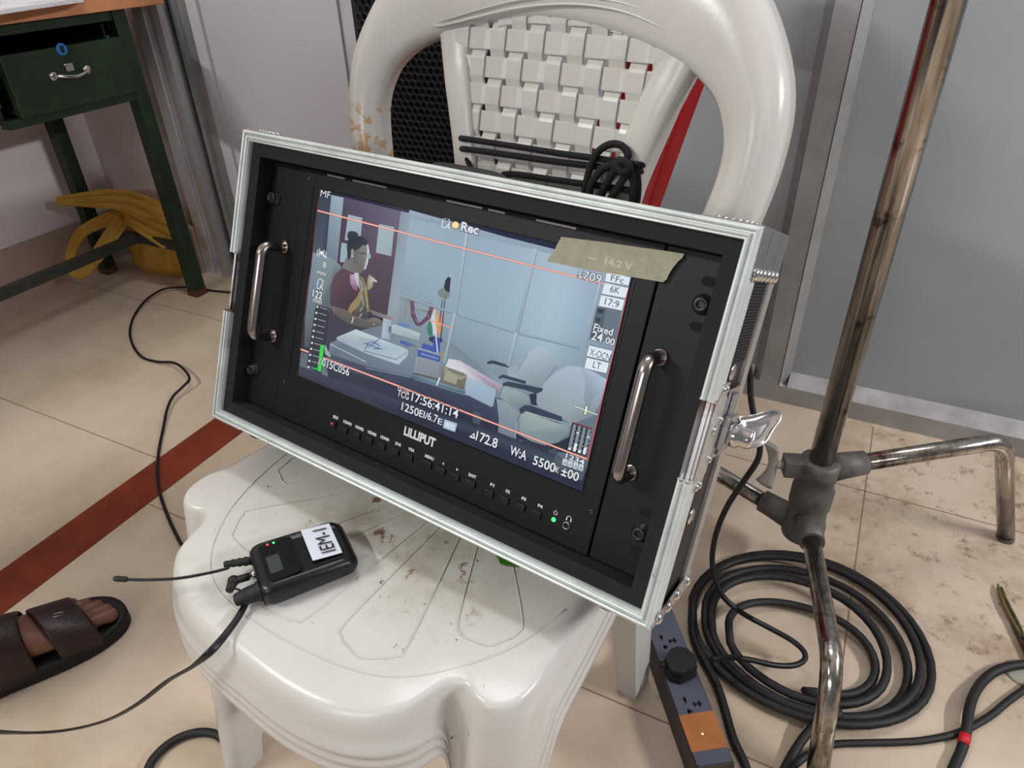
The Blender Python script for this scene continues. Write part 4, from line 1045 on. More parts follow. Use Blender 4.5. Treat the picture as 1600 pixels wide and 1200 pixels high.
c_ = onM(*C8((1424, 612))[0], .0184); q = MB(); q.T = TM; q.lathe((c_[0], .0186, c_[1]), (0, -1, 0), [(.0034, 0), (.0034, .0010), (.0026, .0014), (.0022, .0004), (.0018, -.004)], 20); q.T = None; q.build('headphone_socket', M_steel, mon)

# masking tape across the top right corner of the screen
M_tape = mat('masking_tape', (160, 158, 136), rough=.6, rgb2=(140, 140, 120), vscale=60, bump=.2, bscale=200)
M_tapeink = mat('faded_white_marks', (186, 184, 166), rough=.7)
b = MB(); tp_ = [(877, 370), (905, 373.5), (950, 379), (1000, 386.5), (1040, 392), (1069, 396.5), (1066, 403), (1060, 408), (1051, 419), (1046, 427), (1042, 436), (1036, 441), (1000, 435), (950, 427), (900, 418), (854, 408), (860, 400), (866, 392), (870, 383)]
b.prism([onM(x, y, .0170) for x, y in tp_], .0170, .0172, lambda x, y, d: Q(x, d, y))
tape = b.build('tape_strip', M_tape, mon); tape['label'] = 'torn strip of beige masking tape'
b = MB()
def tmark(s_, x0, y0, x1, y1, cap):
    A = onM(x0, y0, .0169); B_ = onM(x1, y1, .0169); C = onM(x0 + cap * .2, y0 - cap, .0169)
    put_text(b, s_, Q(A[0], .0169, A[1]), Vector((1, 0, 0)), Vector((0, 0, 1)), B_[0] - A[0], C[1] - A[1], 0, .05)
tmark('-', 918, 405, 932, 407, 9); tmark('14.2 V', 944, 412, 988, 419, 10)
b.build('handwriting', M_tapeink, tape, fix=False)

# latch dishes and butterfly latch
for sx in (-1, 1):
    q = MB(); q.T = TM
    x0, x1 = .2365, .2462
    def S(x, d, z): return (sx * x, d, z)
    q.grid([[S(x0, .005, z), S(x0 + .0008, .001, z), S(x0 + .0015, .0035, z), S(.2405, .006, z), S(.2455, .006, z), S(.2470, .0048, z), S(.2470, .034, z), S(.2452, .036, z)] for z in (-.0300, -.0296, -.020, 0, .018, .0276, .0280)], 0, False)
    q.box((min(sx*.2365, sx*.2475), .0005, -.0312), (max(sx*.2365, sx*.2475), .030, -.0296)); q.box((min(sx*.2365, sx*.2475), .0005, .0278), (max(sx*.2365, sx*.2475), .030, .0294))
    q.box((min(sx*.2462, sx*.2474), .010, -.040), (max(sx*.2462, sx*.2474), .030, .040), bev=.0004)
    q.T = None; lt = q.build('latch_dish', M_nickr, mon)
    q = MB(); q.T = TM
    for dd, zz in ((.014, .036), (.022, .036), (.014, -.036), (.022, -.036), (.017, .006), (.030, .012), (.030, -.018)):
        q = MB(); q.T = TM
        q.lathe((sx * .2474, dd, zz), (sx, 0, 0), [(.0034, 0), (.0034, .0006), (.0024, .0018), (.0004, .0022)], 12)
        q.T = None; q.build('rivet', M_nickel, lt)
b = MB(); b.T = TM
b.box((.2462, .036, -.020), (.2476, .066, .034), bev=.0004); b.box((.2476, .040, -.012), (.2530, .060, .014), bev=.001)
b.box((.2476, .046, -.018), (.2500, .058, .030), bev=.0008)
b.T = None; lat = b.build('latch', M_nickel, mon)
b = MB(); b.T = TM
ax0 = Vector((.253, .0475, .001))
b.lathe(ax0, (1, 0, 0), [(.0085, 0), (.0095, .002), (.0095, .007), (.0075, .0085), (.0075, .014), (.0066, .0165), (.002, .0172)], 20)
b.T = None; b.build('latch_spindle', M_nickel, lat)
b = MB(); b.T = TM
wpx = catmull([(x, y, 0) for x, y in ((1152, 652), (1164, 650), (1180, 647), (1197, 642), (1209, 641), (1217, 647), (1216, 657), (1209, 667), (1202, 678), (1196, 689), (1188, 697), (1177, 700), (1166, 697), (1157, 690), (1149, 682), (1143, 674), (1148, 667), (1155, 661))], 4, True)
c0 = MC + U * .266 + N * .048 + V * .0015
wn = (U * .55 + V * .50 - N * .66).normalized()
wpts = []
for p_ in wpx:
    dd = ray(p_.x, p_.y); wpts.append(CP + dd * ((c0 - CP).dot(wn) / dd.dot(wn)))
wc = sum(wpts, Vector()) / len(wpts)
MI_ = (MM @ BASE).inverted()
b.T = None
rows = []
for s_, d in ((0, .0010), (.45, .0008), (.78, .0002), (.90, .0014), (.97, .0022), (1.0, .0016), (1.0, -.0006), (.93, -.0010), (.8, -.0018), (.45, -.0014), (0, -.0014)):
    rows.append([MI_ @ (wc + (p_ - wc) * s_ + wn * (d + 9 * max(0, (p_ - c0).dot(U)) ** 2 * s_)) for p_ in wpts])
b.grid(rows, 0, True, closed=True); b.T = None
b.build('latch_wing', M_nickel, lat)
# corner brackets with rivets
for sz in (1, -1):
    for sx in (1, -1):
        q = MB(); q.T = TM
        X = sx * .2463; Xo = sx * .2474
        if sz > 0:
            for d0, d1 in ((.0, .026), (.028, .060), (.062, .087)):
                q.box((min(X, Xo), d0, .112 if d0 != .028 else .118), (max(X, Xo), d1, .1452), bev=.0003)
            q.box((min(sx*.205, Xo), 0, .1450), (max(sx*.205, Xo), .087, .1462), bev=.0003)
        else:
            q.prism([(0, -.1452), (.087, -.1452), (.087, -.128), (.060, -.131), (.018, -.138), (0, -.141)], X, Xo, lambda x, y, d: (d, x, y))
            q.box((min(sx*.205, Xo), 0, -.1462), (max(sx*.205, Xo), .087, -.1450), bev=.0003)
        q.T = None; br = q.build('corner_bracket', M_nickel if sz > 0 else M_nickr, mon)
        q = MB(); q.T = TM
        for dd, zz in (((.008, .1155), (.018, .1155), (.030, .1155), (.044, .1155), (.058, .1155), (.072, .1155)) if sz > 0 else ((.012, -.1405), (.032, -.1390), (.052, -.1370), (.076, -.1340))):
            q = MB(); q.T = TM
            q.lathe((Xo, dd, zz), (sx, 0, 0), [(.0050, 0), (.0050, .0010), (.0036, .0028), (.0008, .0036)], 12)
            q.T = None; q.build('rivet', M_nickel, br); q = MB(); q.T = TM
            if sz > 0: q.lathe((sx * (.240 - dd * .35), .012, .1462), (0, 0, 1), [(.0036, 0), (.0030, .0014), (.0006, .0018)], 10)
            q.T = None
            if q.v: q.build('rivet', M_nickel, br)
# screws in the side and webbing strip
for zz in (.045, -.068):
    q = MB(); q.T = TM; q.lathe((.2436, .042, zz), (1, 0, 0), [(.0070, 0), (.0068, .0008), (.0042, .0020), (.0014, .0010)], 16); q.T = None; q.build('side_screw', M_nickel, mon)
b = MB(); b.T = TM
for k in range(26): b.box((.2435, .020, .052 + k * .0023), (.2450, .066, .0538 + k * .0023))
b.T = None; b.build('webbing_strip', M_rubber, mon)
# recessed carrying handle on the top face
b = MB(); b.T = TM
pts = [(.075 * math.cos(2*PI*k/24), .044 + .030 * math.sin(2*PI*k/24)) for k in range(24)]
b.prism(pts, .1426, .1452, lambda x, y, d: (x - .030, y, d))
b.T = None; hp = b.build('handle_plate', M_nickr, mon)
b = MB(); b.T = TM
b.tube(catmull([(-.060, .050, .1440), (-.050, .050, .1475), (-.020, .050, .1485), (.012, .050, .1478), (.024, .050, .1440)], 6), .0032, 10)
b.T = None; b.build('carry_grip', M_rubber, hp)
# rubber feet
for sx in (-1, 1):
    for dd in (.030, .066):
        q = MB(); q.T = TM; q.lathe((sx * .205, dd, -.1448), (0, 0, -1), [(.0150, 0), (.0145, .009), (.0120, .0125), (.002, .0130)], 20); q.T = None; q.build('rubber_foot', M_rubber, mon)

# ================================================================ IN-EAR MONITOR RECEIVER
M_iem = mat('black_magnesium_shell', (15, 16, 18), rough=.34, spec=.5, bump=.05, bscale=500)
layer(M_iem, (120, 120, 122), 120, .72, .76, .5)
M_gloss = mat('glossy_black_plastic', (7, 7, 9), rough=.4, spec=.25)
M_lcd = mat('unlit_lcd', (50, 58, 56), rough=.2)
M_label = mat('white_label', (206, 212, 222), rough=.55)
M_ink = mat('black_ink', (20, 20, 24), rough=.6)
ANG = math.radians(55)
EZ = .4408
PM = Matrix.Translation((-.370, .298, EZ)) @ Matrix.Rotation(ANG - PI / 2, 4, 'Z') @ Matrix.Scale(1.04, 4)
PI_ = PM.inverted()
iem = thing('wireless_receiver', 'black bodypack receiver with a white IEM-1 label lying on the chair seat', 'receiver', M=PM)
def rrect(x0, x1, y0, y1, r, n=5):
    out = []
    for cx, cy, a0 in ((x1 - r, y1 - r, 0), (x0 + r, y1 - r, 90), (x0 + r, y0 + r, 180), (x1 - r, y0 + r, 270)):
        for k in range(n + 1):
            a = math.radians(a0 + 90 * k / n); out.append((cx + r * math.cos(a), cy + r * math.sin(a)))
    return out
b = MB(); rows = []
for z, ins in ((.001, .004), (.0, .006), (.003, .0015), (.007, 0), (.0165, 0), (.0195, .001), (.0215, .003), (.0222, .006)):
    rows.append([Vector((x * (1 - (.04 if y < 0 else .08) * (abs(y) / .04) ** 3), y, max(0.0003, z - (.006 * max(0, y - .018) / .022 if z > .012 else 0)))) for x, y in rrect(-.0300 + ins, .0300 - ins, -.038 + ins, .042 - ins, .008)])
b.grid(rows, 0, True, closed=True)
n_ = len(rows[0]); b.add(rows[-1], [list(range(n_))]); b.add(rows[0], [list(range(n_))])
b.build('body', M_iem, iem)
b = MB(); b.prism(rrect(-.0225, .0225, -.030, -.002, .006), .0218, .0227, lambda x, y, d: (x, y, d)); b.build('control_panel', M_gloss, iem)
b = MB(); b.prism(rrect(-.006, .014, -.0265, -.0160, .001), .0226, .0230, lambda x, y, d: (x, y, d)); b.build('display', M_lcd, iem)
for nm, px_, m_ in (('red_light', (418, 852), M_redled), ('green_light', (427.6, 848.8), M_greenled)):
    c_ = PI_ @ atz(px_[0], px_[1], EZ + .023); b = MB(); b.lathe((c_.x, c_.y, .0224), (0, 0, 1), [(.0011, 0), (.0010, .0005), (.0005, .0008)], 10); b.build(nm, m_, iem)
def tilt(x, y, d): return Vector((x, y, .0224 + d - .006 * max(0, y - .018) / .022))
b = MB(); b.prism(rrect(-.0225, .0170, .0070, .0315, .0006), 0, .0003, lambda x, y, d: (x, y, .0222 + d - .0035 * max(0, y - .012) / .02 + .0006)); lb = b.build('label_sticker', M_label, iem)
b = MB()
q0 = Vector((.0130, .0275, .0204)); put_text(b, 'IEM-1', q0 + Vector((0, 0, .0008)), Vector((-1, 0, 0)), Vector((0, -1, .17)), .0300, .0120, 0, .0)
b.build('label_text', M_ink, lb, fix=False)
b = MB(); b.lathe((.0165, -.037, .012), (0, -1, 0), [(.0086, 0), (.0086, .0025), (.0072, .003), (.0068, .012), (.0050, .0200), (.0035, .0212), (.001, .0214)], 20); b.build('volume_knob', M_rubber, iem)
b = MB(); b.lathe((-.0035, -.037, .012), (0, -1, 0), [(.0042, 0), (.0042, .003), (.0030, .0032), (.0030, .006)], 16); b.build('jack_socket', M_nickel, iem)
b = MB()
a0 = Vector((-.0200, -.0370, .012))
rr_ = [.0042, .0034, .0042, .0032, .0039, .003, .0035, .0028, .0030, .0024]
b.tube([a0 + Vector((-.0006 * k, -.0024 * k, .0002 * k)) for k in range(10)], rr_, 12)
ap = [PI_ @ Vector((-.4155, .268, .4545)), PI_ @ atz(355, 888, .457), PI_ @ atz(318, 897, .459), PI_ @ atz(275, 904, .460), PI_ @ atz(230, 906, .461), PI_ @ atz(200, 905.5, .462)]
b.tube(catmull([a0 + Vector((-.004, -.020, .001))] + ap[1:], 6), .00125, 8)
tpt = PI_ @ atz(178, 904, .463)
b.tube([ap[-1], ap[-1].lerp(tpt, .15), ap[-1].lerp(tpt, .85), tpt], [.0014, .0024, .0024, .0016], 10)
b.build('antenna', M_rubber, iem)

# its earphone cable: ribbon, hanging off the seat
M_cable = mat('black_cable', (22, 22, 24), rough=.42, spec=.4)
M_cable2 = mat('black_rubber_cable', (24, 23, 23), rough=.6, rgb2=(31, 29, 28), vscale=30)
jk = PM @ Vector((-.0035, -.043, .012))
b = MB()
jd = (PM.to_3x3() @ Vector((-.12, -1, 0))).normalized()
b.tube([jk, jk + jd * .010], .0034, 12)
jc = jk + jd * .0125
b.ball(jc, .0050, (1, 1, 1), 12)
dn = (PM.to_3x3() @ Vector((.8, -.5, -.1))).normalized()
b.tube([jc, jc + dn * .010], [.0045, .0032], 12)
plug_o = b
pth = [jc + dn * .006, atz(386, 930, .447), atz(376, 958, .4455), atz(352, 992, .446), atz(327, 1020, .445), atz(300, 1042, .425), atz(262, 1064, .40), atz(215, 1100, .37), atz(168, 1125, .34), atz(110, 1140, .31), atz(50, 1145, .29), atz(-20, 1143, .275)]
cp = catmull(pth, 8); n_ = len(cp)
b2 = MB(); b2.tube(cp, [.0023 + .0012 * min(1, i / n_ * 2.2) for i in range(n_)], 12, flat=.36, twist=[.2 + 1.4 * max(0, math.sin(i / n_ * 7.2)) for i in range(n_)])
eo = thing('earphone_cable', 'flat black earphone cable hanging off the seat from the receiver', 'cable', loc=jk)
o = b2.build('cable', M_cable, eo)
for v in o.data.vertices: v.co -= jk
o = plug_o.build('plug', M_rubber, eo)
for v in o.data.vertices: v.co -= jk

# ================================================================ BLACK CORD TIED ROUND THE CHAIR BACK
M_rope = mat('black_braided_cord', (15, 15, 16), rough=.85, bump=.6, bscale=900)
YBn = CH.to_3x3() @ Vector((0, 1, -TB)).normalized()
def BK(x, y, d=-.006):
    o_ = CH @ Vector((0, YB + d, .44)); dd = ray(x, y)
    return CP + dd * ((o_ - CP).dot(YBn) / dd.dot(YBn))
b = MB()
def rope(pts, r=.0030, seg=6): b.tube(catmull(pts, seg), r, 8)
rope([BK(724, 222, .035), BK(722, 217, .01), BK(727, 217), BK(800, 228), BK(870, 239), BK(935, 248), BK(985, 256), BK(1002, 258, -.002), BK(1008, 260, .02), BK(1000, 262, .036), BK(860, 238, .040), BK(724, 222, .035)])
rope([BK(722, 234, .02), BK(727, 233), BK(800, 243), BK(870, 253), BK(940, 261), BK(990, 266), BK(1003, 268, .004)])
rope([BK(786, 273, -.004), BK(810, 273), BK(880, 283), BK(940, 291), BK(985, 298), BK(995, 300, .01)], .0032)
rope([BK(727, 240, .004), BK(735, 262), BK(748, 276)], .0026)
rope([BK(912, 312, -.008), BK(915, 290, -.011), BK(922, 262, -.011), BK(934, 238, -.011), BK(952, 226, -.011), BK(970, 227, -.011), BK(981, 240, -.011), BK(976, 252, -.012), BK(966, 250, -.014), BK(968, 262, -.014)], .0034)
rope([BK(966, 256, -.013), BK(945, 262, -.014), BK(928, 280, -.014), BK(921, 300, -.012), BK(924, 318, -.010)], .0036)
rope([BK(972, 258, -.013), BK(958, 270, -.014), BK(945, 292, -.013), BK(936, 314, -.010)], .0036)
rope([BK(978, 258, -.013), BK(976, 275, -.013), BK(964, 295, -.012), BK(950, 318, -.010)], .0036)
rope([BK(984, 262, -.010), BK(990, 285, -.008), BK(988, 312, -.006), BK(985, 330, -.004)], .0034)
rope([BK(960, 262, -.016), BK(972, 252, -.018), BK(984, 262, -.016), BK(972, 268, -.018), BK(962, 258, -.018)], .0040)
rope([BK(993, 262, -.003), BK(997, 290, -.002), BK(994, 325, -.001)], .0034)
q = MB()
def moulding(px_, r, d):
    q.tube(catmull([CHI @ BK(x, y, d) for x, y in px_], 6), r, 6)
moulding([(626, -20), (640, 0), (652, 14), (664, 29), (675, 38), (690, 40), (740, 28), (800, 14), (860, 7), (920, 8), (980, 20), (1040, 46), (1070, 66), (1084, 74), (1096, 70), (1115, 52), (1135, 30), (1148, 14), (1150, 5), (1142, -5)], .0013, -.0043)
moulding([(640, -20), (652, -4), (664, 12), (675, 26), (686, 32), (700, 30), (745, 16), (800, 2), (860, -6), (920, -4), (985, 8), (1040, 32), (1072, 54), (1084, 60), (1096, 56), (1112, 42), (1130, 24), (1138, 12), (1136, 2)], .0008, -.0044)
q.build('back_moulding', M_chair, chair)
o = b.build('cord', M_rope); recenter(o, BK(727, 217)); tag(o, 'black cord looped and knotted across the woven back of the white chair', 'cord')

# ================================================================ LOUDSPEAKER BEHIND THE CHAIR
M_spk = mat('black_speaker_cabinet', (17, 18, 20), rough=.6, bump=.2, bscale=300)
M_grille = mat('black_perforated_steel', (40, 42, 46), rough=.45, metal=.3)
SX0, SX1, SY0, SY1, SZ = -.995, -.752, 1.25, 1.405, 1.25
spk = thing('loudspeaker', 'tall black loudspeaker with a perforated grille behind the white chair', 'loudspeaker', loc=((SX0 + SX1) / 2, SY1, 0))
ox_, oy_ = (SX0 + SX1) / 2, SY1
b = MB(); b.box((SX0 - ox_, SY0 + .012 - oy_, 0), (SX1 - ox_, 0, SZ), bev=.008); b.build('cabinet', M_spk, spk)
b = MB(); b.box((SX0 - ox_ + .018, SY0 + .006 - oy_, .05), (SX1 - ox_ - .004, SY0 + .013 - oy_, SZ - .05)); b.build('foam_backing', M_foamd, spk)
b = MB(); p_ = .0150; x_lo, x_hi = SX0 - ox_ + .018, SX1 - ox_ - .004
r_o = p_ / math.sqrt(3)
j = 0; z = .06
while z < SZ - .06:
    x = x_lo + r_o + (p_ / 2 if j % 2 else 0)
    while x < x_hi - r_o * .6:
        yy = SY0 - oy_
        outer = [(x + r_o * math.cos(math.radians(60*k+30)), yy, z + r_o * math.sin(math.radians(60*k+30))) for k in range(6)]
        mid_ = [(x + r_o * .82 * math.cos(math.radians(60*k+30)), yy - .0012, z + r_o * .82 * math.sin(math.radians(60*k+30))) for k in range(6)]
        inn = [(x + r_o * .62 * math.cos(math.radians(60*k+30)), yy + .003, z + r_o * .62 * math.sin(math.radians(60*k+30))) for k in range(6)]
        b.add(outer + mid_ + inn, [(k, (k+1) % 6, (k+1) % 6 + 6, k + 6) for k in range(6)] + [(k + 6, (k+1) % 6 + 6, (k+1) % 6 + 12, k + 12) for k in range(6)])
        x += p_
    z += p_ * math.sqrt(3) / 2; j += 1
b.build('grille', M_grille, spk)

# ================================================================ STEEL LIGHT STAND
M_cast = mat('cast_grey_metal', (104, 102, 98), rough=.55, metal=.35, rgb2=(78, 75, 70), vscale=30, bump=.4, bscale=150)
M_pole = mat('worn_chrome_pole', (176, 172, 164), rough=.2, metal=1.0, rgb2=(104, 92, 80), vscale=14, lo=.45, hi=.72, stretch=(6, 6, .5), bump=.12, bscale=40)
layer(M_pole, (58, 40, 32), 26, .56, .64, .75)
layer(M_pole, (20, 18, 17), 170, .66, .70, .8)
SO = Vector((.0295, .93, 0))
st = thing('light_stand', 'worn steel light stand with cast base and three bent legs beside the chair', 'light stand', loc=SO)
b = MB(); b.tube([(0, 0, .085), (0, 0, 2.0)], .0175, 32); b.build('pole', M_pole, st)
b = MB()
b.lathe((0, 0, .088), (0, 0, 1), [(.024, -.012), (.031, -.008), (.033, .014), (.030, .024), (.0285, .048), (.031, .056), (.031, .088), (.0275, .096), (.0265, .112), (.0290, .114), (.0290, .140), (.0240, .143), (.0180, .143)], 32)
b.build('base_casting', M_cast, st)
def stand_leg(ang, z0, reach, rise, span):
    d = Vector((math.cos(ang), math.sin(ang), 0))
    q = MB(); q.tube([d * .012 + Vector((0, 0, z0)), d * .050 + Vector((0, 0, z0 + rise * .12)), d * .072 + Vector((0, 0, z0 + rise * .17))], [.0225, .0195, .0185], 20)
    q.build('leg_socket', M_cast, st)
    a = d * .045 + Vector((0, 0, z0 + rise * .1)); br = span
    B0 = d * (br - .030) + Vector((0, 0, z0 + rise)); C0 = d * br + Vector((0, 0, z0 + rise)); D0 = d * reach
    dn_ = (D0 - C0).normalized(); pts_ = [a, B0] + [B0.lerp(C0, t).lerp(C0.lerp(C0 + dn_ * .034, t), t) for t in (.17, .33, .5, .67, .83)] + [C0 + dn_ * .034, D0 + Vector((0, 0, .003))]
    q = MB(); q.tube(pts_, .0132, 20)
    o = q.build('leg', M_pole, st)
    q = MB(); q.tube([D0, D0 - dn_ * .010], .0138, 18); q.build('foot_cap', M_cast, o)
ANGC = 161.0
stand_leg(math.radians(34.5), .212, .388, .014, .298)
stand_leg(math.radians(ANGC), .098, .385, .020, .298)
stand_leg(math.radians(-77.5), .125, .378, .022, .300)
b = MB()
kd = Vector((math.cos(math.radians(200)), math.sin(math.radians(200)), 0)); kn = kd.cross(Vector((0, 0, 1)))
kc = kd * .020 + Vector((0, 0, .215))
def kb(a0, a1, c0, c1, z0, z1, q=b):
    P_ = [kd * a + kn * c + Vector((0, 0, .215 + z)) for a, c, z in ((a0,c0,z0),(a1,c0,z0),(a1,c1,z0),(a0,c1,z0),(a0,c0,z1),(a1,c0,z1),(a1,c1,z1),(a0,c1,z1))]
    q.add(P_, [(0,3,2,1),(4,5,6,7),(0,1,5,4),(1,2,6,5),(2,3,7,6),(3,0,4,7)])
kb(.012, .052, -.014, .014, -.012, .014); lug = b.build('clamp_lug', M_cast, st)
b = MB(); b.tube([kd * .05 + Vector((0, 0, .216)), kd * .064 + Vector((0, 0, .216))], .006, 12)
kc2 = kd * .068 + Vector((0, 0, .216))
rows = []
for k in range(13):
    f = k / 12 * 2 - 1
    hw_ = .006 + .007 * abs(f) ** 1.5; tt = .0055 - .001 * abs(f)
    zz = f * .034; cc = kc2 + Vector((0, 0, zz)) + kd * (.008 * f * f) + kn * (.006 * f)
    rows.append([cc + (kn * .75 + kd * .66) * (hw_ * 1.15 * math.cos(a)) + (kn * -.66 + kd * .75) * (tt * math.sin(a)) for a in [2*PI*i/14 for i in range(14)]])
b.grid(rows, 0, True, closed=True); b.add(rows[0], [list(range(14))]); b.add(rows[-1], [list(range(14))])
M_knob = mat('grey_cast_knob', (168, 166, 160), rough=.4, metal=.5)
b.build('wing_knob', M_knob, lug)

# ================================================================ CABLES ON THE FLOOR
def cable(name, label, px, r, group=None, m_=M_cable2, n=10, seg=8):
    """px: (x, y, z) photo point seen at height z above the floor"""
    pts = [atz(p[0], p[1], (p[2] if len(p) > 2 else r)) for p in px]
    q = MB(); q.tube(catmull(pts, seg), r, n); o = q.build(name, m_); recenter(o, pts[0]); tag(o, label, 'cable', group)
    return o
cable('floor_cable', 'thin black cable winding over the floor left of the chair and across the brown strip',
      [(420, 462), (362, 457), (330, 454), (300, 449, .006), (278, 449, .010), (255, 452, .012), (229, 468, .010), (210, 493), (203, 518), (208, 540), (222, 558), (245, 565, .006), (272, 567, .014), (288, 578, .02), (296, 592, .022), (286, 604, .018), (270, 620, .012), (261, 640, .008), (255, 670), (249, 700), (246, 732), (249, 765), (258, 795), (272, 828), (290, 860), (330, 910), (390, 980)], .0032, m_=M_cable)
cable('cable_loop', 'thick black cable loop lying on the floor under the front of the chair',
      [(215, 1260), (232, 1200), (248, 1176), (272, 1157), (300, 1146), (328, 1145), (350, 1156), (362, 1178), (366, 1205), (368, 1260)], .0058)
# coil
loops = [(.241, -.106, .947, .646), (.232, -.095, .938, .652), (.216, -.084, .922, .656), (.198, -.066, .895, .664), (.168, -.042, .838, .682), (.160, -.050, .850, .690)]
pts = []
TT = 4.86
NP = 190
for i in range(NP + 1):
    t = i / NP * TT; k = min(int(t), len(loops) - 2); f = t - k
    R_, L_, T_, B_ = [loops[k][c] + (loops[k+1][c] - loops[k][c]) * f for c in range(4)]
    a = math.radians(-158) - 2 * PI * t
    cx, cy = (R_ + L_) / 2, (T_ + B_) / 2
    x, y = cx + (R_ - L_) / 2 * math.cos(a), cy + (T_ - B_) / 2 * math.sin(a)
    x += .004 * math.sin(3.1 * t + 1) ; y += .004 * math.sin(4.3 * t)
    z = .0062 + .0105 * (k % 2) * (.5 + .5 * math.sin(a * 1.0 + .6)) + .0045 * (1 + math.sin(a * 2.3 + k * 2.2)) + .0035 * k * max(0, -math.cos(a))
    pts.append(Vector((x, y, z)))
tail = [atz(1180, 1260, .006), atz(1166, 1200, .006), atz(1146, 1155, .006), atz(1133, 1110, .007), atz(1120, 1070, .008)]
endp = [atz(1310, 1112, .022), atz(1285, 1122, .020), atz(1262, 1145, .014), atz(1244, 1170, .008), atz(1226, 1202, .006), atz(1200, 1260, .006)]
full = catmull(tail + [pts[0], pts[6]], 6)[:-6] + pts[2:-4] + catmull([pts[-4]] + endp, 6)[1:]
b = MB(); b.tube(full, .0060, 12); o = b.build('coiled_cable', M_cable2); recenter(o, (.07, .79, 0))
tag(o, 'thick black cable lying in a big coil on the floor beneath the light stand', 'cable')
cable('floor_cable', 'black cable running from the stand leg rightward along the floor and off the right edge', [(1190, 1260), (1232, 1206), (1262, 1180), (1300, 1164), (1350, 1161), (1400, 1160), (1450, 1156), (1500, 1144), (1545, 1120), (1580, 1092), (1640, 1050)], .0048)
rc = cable('floor_cable', 'thick black cable with a bit of red tape arching at the right edge', [(1470, 1260), (1488, 1205), (1503, 1170, .007), (1510, 1140, .012), (1514, 1110, .014), (1522, 1085, .012), (1538, 1062), (1562, 1046), (1600, 1038), (1660, 1036)], .0066)
M_redtape = mat('red_tape', (190, 30, 34), rough=.5)
b = MB(); a0 = atz(1505, 1163, .0085); a1 = atz(1508.5, 1148, .0115); b.tube([a0, a1], .0071, 12); o = b.build('red_tape', M_redtape, rc)
for v in o.data.vertices: v.co -= rc.location

# monitor power cable with its plug
M_plug = mat('black_plug', (15, 15, 16), rough=.5)
b = MB()
ppx = [(1120, 540, .47), (1160, 556, .455), (1171, 580, .43), (1173, 620, .40), (1180, 660, .37), (1187, 690, .345), (1184, 718, .32), (1162, 752, .28), (1137, 790, .235), (1120, 830, .19), (1113, 868, .15), (1116, 900, .12), (1130, 932, .09), (1160, 958, .068), (1200, 980, .052), (1236, 1000, .042), (1256, 1018, .038), (1256, 1032, .036), (1238, 1040, .038), (1208, 1039, .044), (1172, 1031, .052), (1140, 1027, .058), (1112, 1030, .060)]
pp = [atz(*p) for p in ppx]
pc = thing('power_cable', 'black power cable dropping from the monitor to its plug in the grey power strip', 'cable', loc=pp[-1])
b.tube(catmull(pp, 8), .0040, 10); o = b.build('cable', M_cable, pc)
for v in o.data.vertices: v.co -= pp[-1]

# power strip
M_grey = mat('slate_grey_plastic', (74, 78, 92), rough=.55)
M_side = mat('dark_brown_grey_plastic', (58, 50, 48), rough=.5)
M_orng = mat('orange_brown_panel', (166, 104, 52), rough=.5, rgb2=(150, 90, 42), vscale=40)
e = Vector((.570, -.8216, 0)).normalized()
NE = atz(1117, 1190, .045); NE.z = 0
PSM = Matrix.Translation(NE) @ Matrix.Rotation(math.atan2(e.y, e.x) - PI / 2, 4, 'Z')   # local +y runs to the near end
ps = thing('power_strip', 'slate grey power strip with an orange end panel on the floor by the chair leg', 'power strip', M=PSM)
PSI = PSM.inverted()
Wp, Hp, Lp = .0245, .043, .36
b = MB(); b.prism([(-Wp - .002, 0), (Wp + .002, 0), (Wp, Hp - .003), (Wp - .003, Hp - .0005), (-Wp + .003, Hp - .0005), (-Wp, Hp - .003)], -Lp, .004, lambda x, y, d: (x, d, y)); b.build('housing', M_side, ps)
b = MB(); b.prism(rrect(-Wp + .002, Wp - .002, -Lp + .004, .002, .004), Hp - .001, Hp + .0008, lambda x, y, d: (x, y, d)); b.build('top_plate', M_grey, ps)
yo0 = (PSI @ atz(1098, 1113, Hp)).y; yo1 = (PSI @ atz(1115, 1171, Hp)).y
b = MB(); b.box((-Wp + .001, yo0, Hp), (Wp - .001, yo1, Hp + .0014), bev=.0004); pan = b.build('end_panel', M_orng, ps); pan['label'] = 'orange brown end panel'
b = MB(); b.lathe((0.002, (yo0 + yo1) / 2 + .004, Hp + .001), (0, 0, 1), [(.0016, 0), (.0012, .0008), (.0004, .0012)], 10)
M_pin = mat('warm_pilot_light', (255, 236, 220), emit=(255, 232, 214), estr=1.0); b.build('pilot_light', M_pin, pan)
socks = [(PSI @ atz(x, y, Hp)).y for x, y in ((1050, 948), (1062, 1000), (1092, 1100))]
ysoc = [socks[0] - (socks[1] - socks[0]), socks[0], socks[1], (socks[1] + socks[2]) / 2 , socks[2]]
plug_y = (PSI @ atz(1073, 1045, Hp)).y
for y_ in (socks[0] - .048, socks[0], socks[1], plug_y, socks[2]):
    q = MB()
    zt_ = Hp + .0009
    for (dx, dy, w_, h_) in ((-.009, .000, .0016, .0042), (-.009, .000, .003, .0018), (-.002, -.000, .0016, .003), (.008, -.009, .0022, .0030), (.008, -.0062, .001, .0035), (.008, .0085, .0022, .0032), (.0065, .0085, .0034, .0012)):
        q.box((dx - w_, y_ + dy - h_, zt_ - .0006), (dx + w_, y_ + dy + h_, zt_))
    for dx in (-.0095, -.0035):
        q.lathe((dx, y_, zt_ - .0004), (0, 0, 1), [(.0022, 0), (.0022, .0005)], 10)
    q.build('socket', M_foamd, ps)
b = MB(); b.T = pc.matrix_world.inverted() if False else None
def PL(x, y, d): return (PSM @ Vector((x, plug_y + y, Hp + d))) - pp[-1]
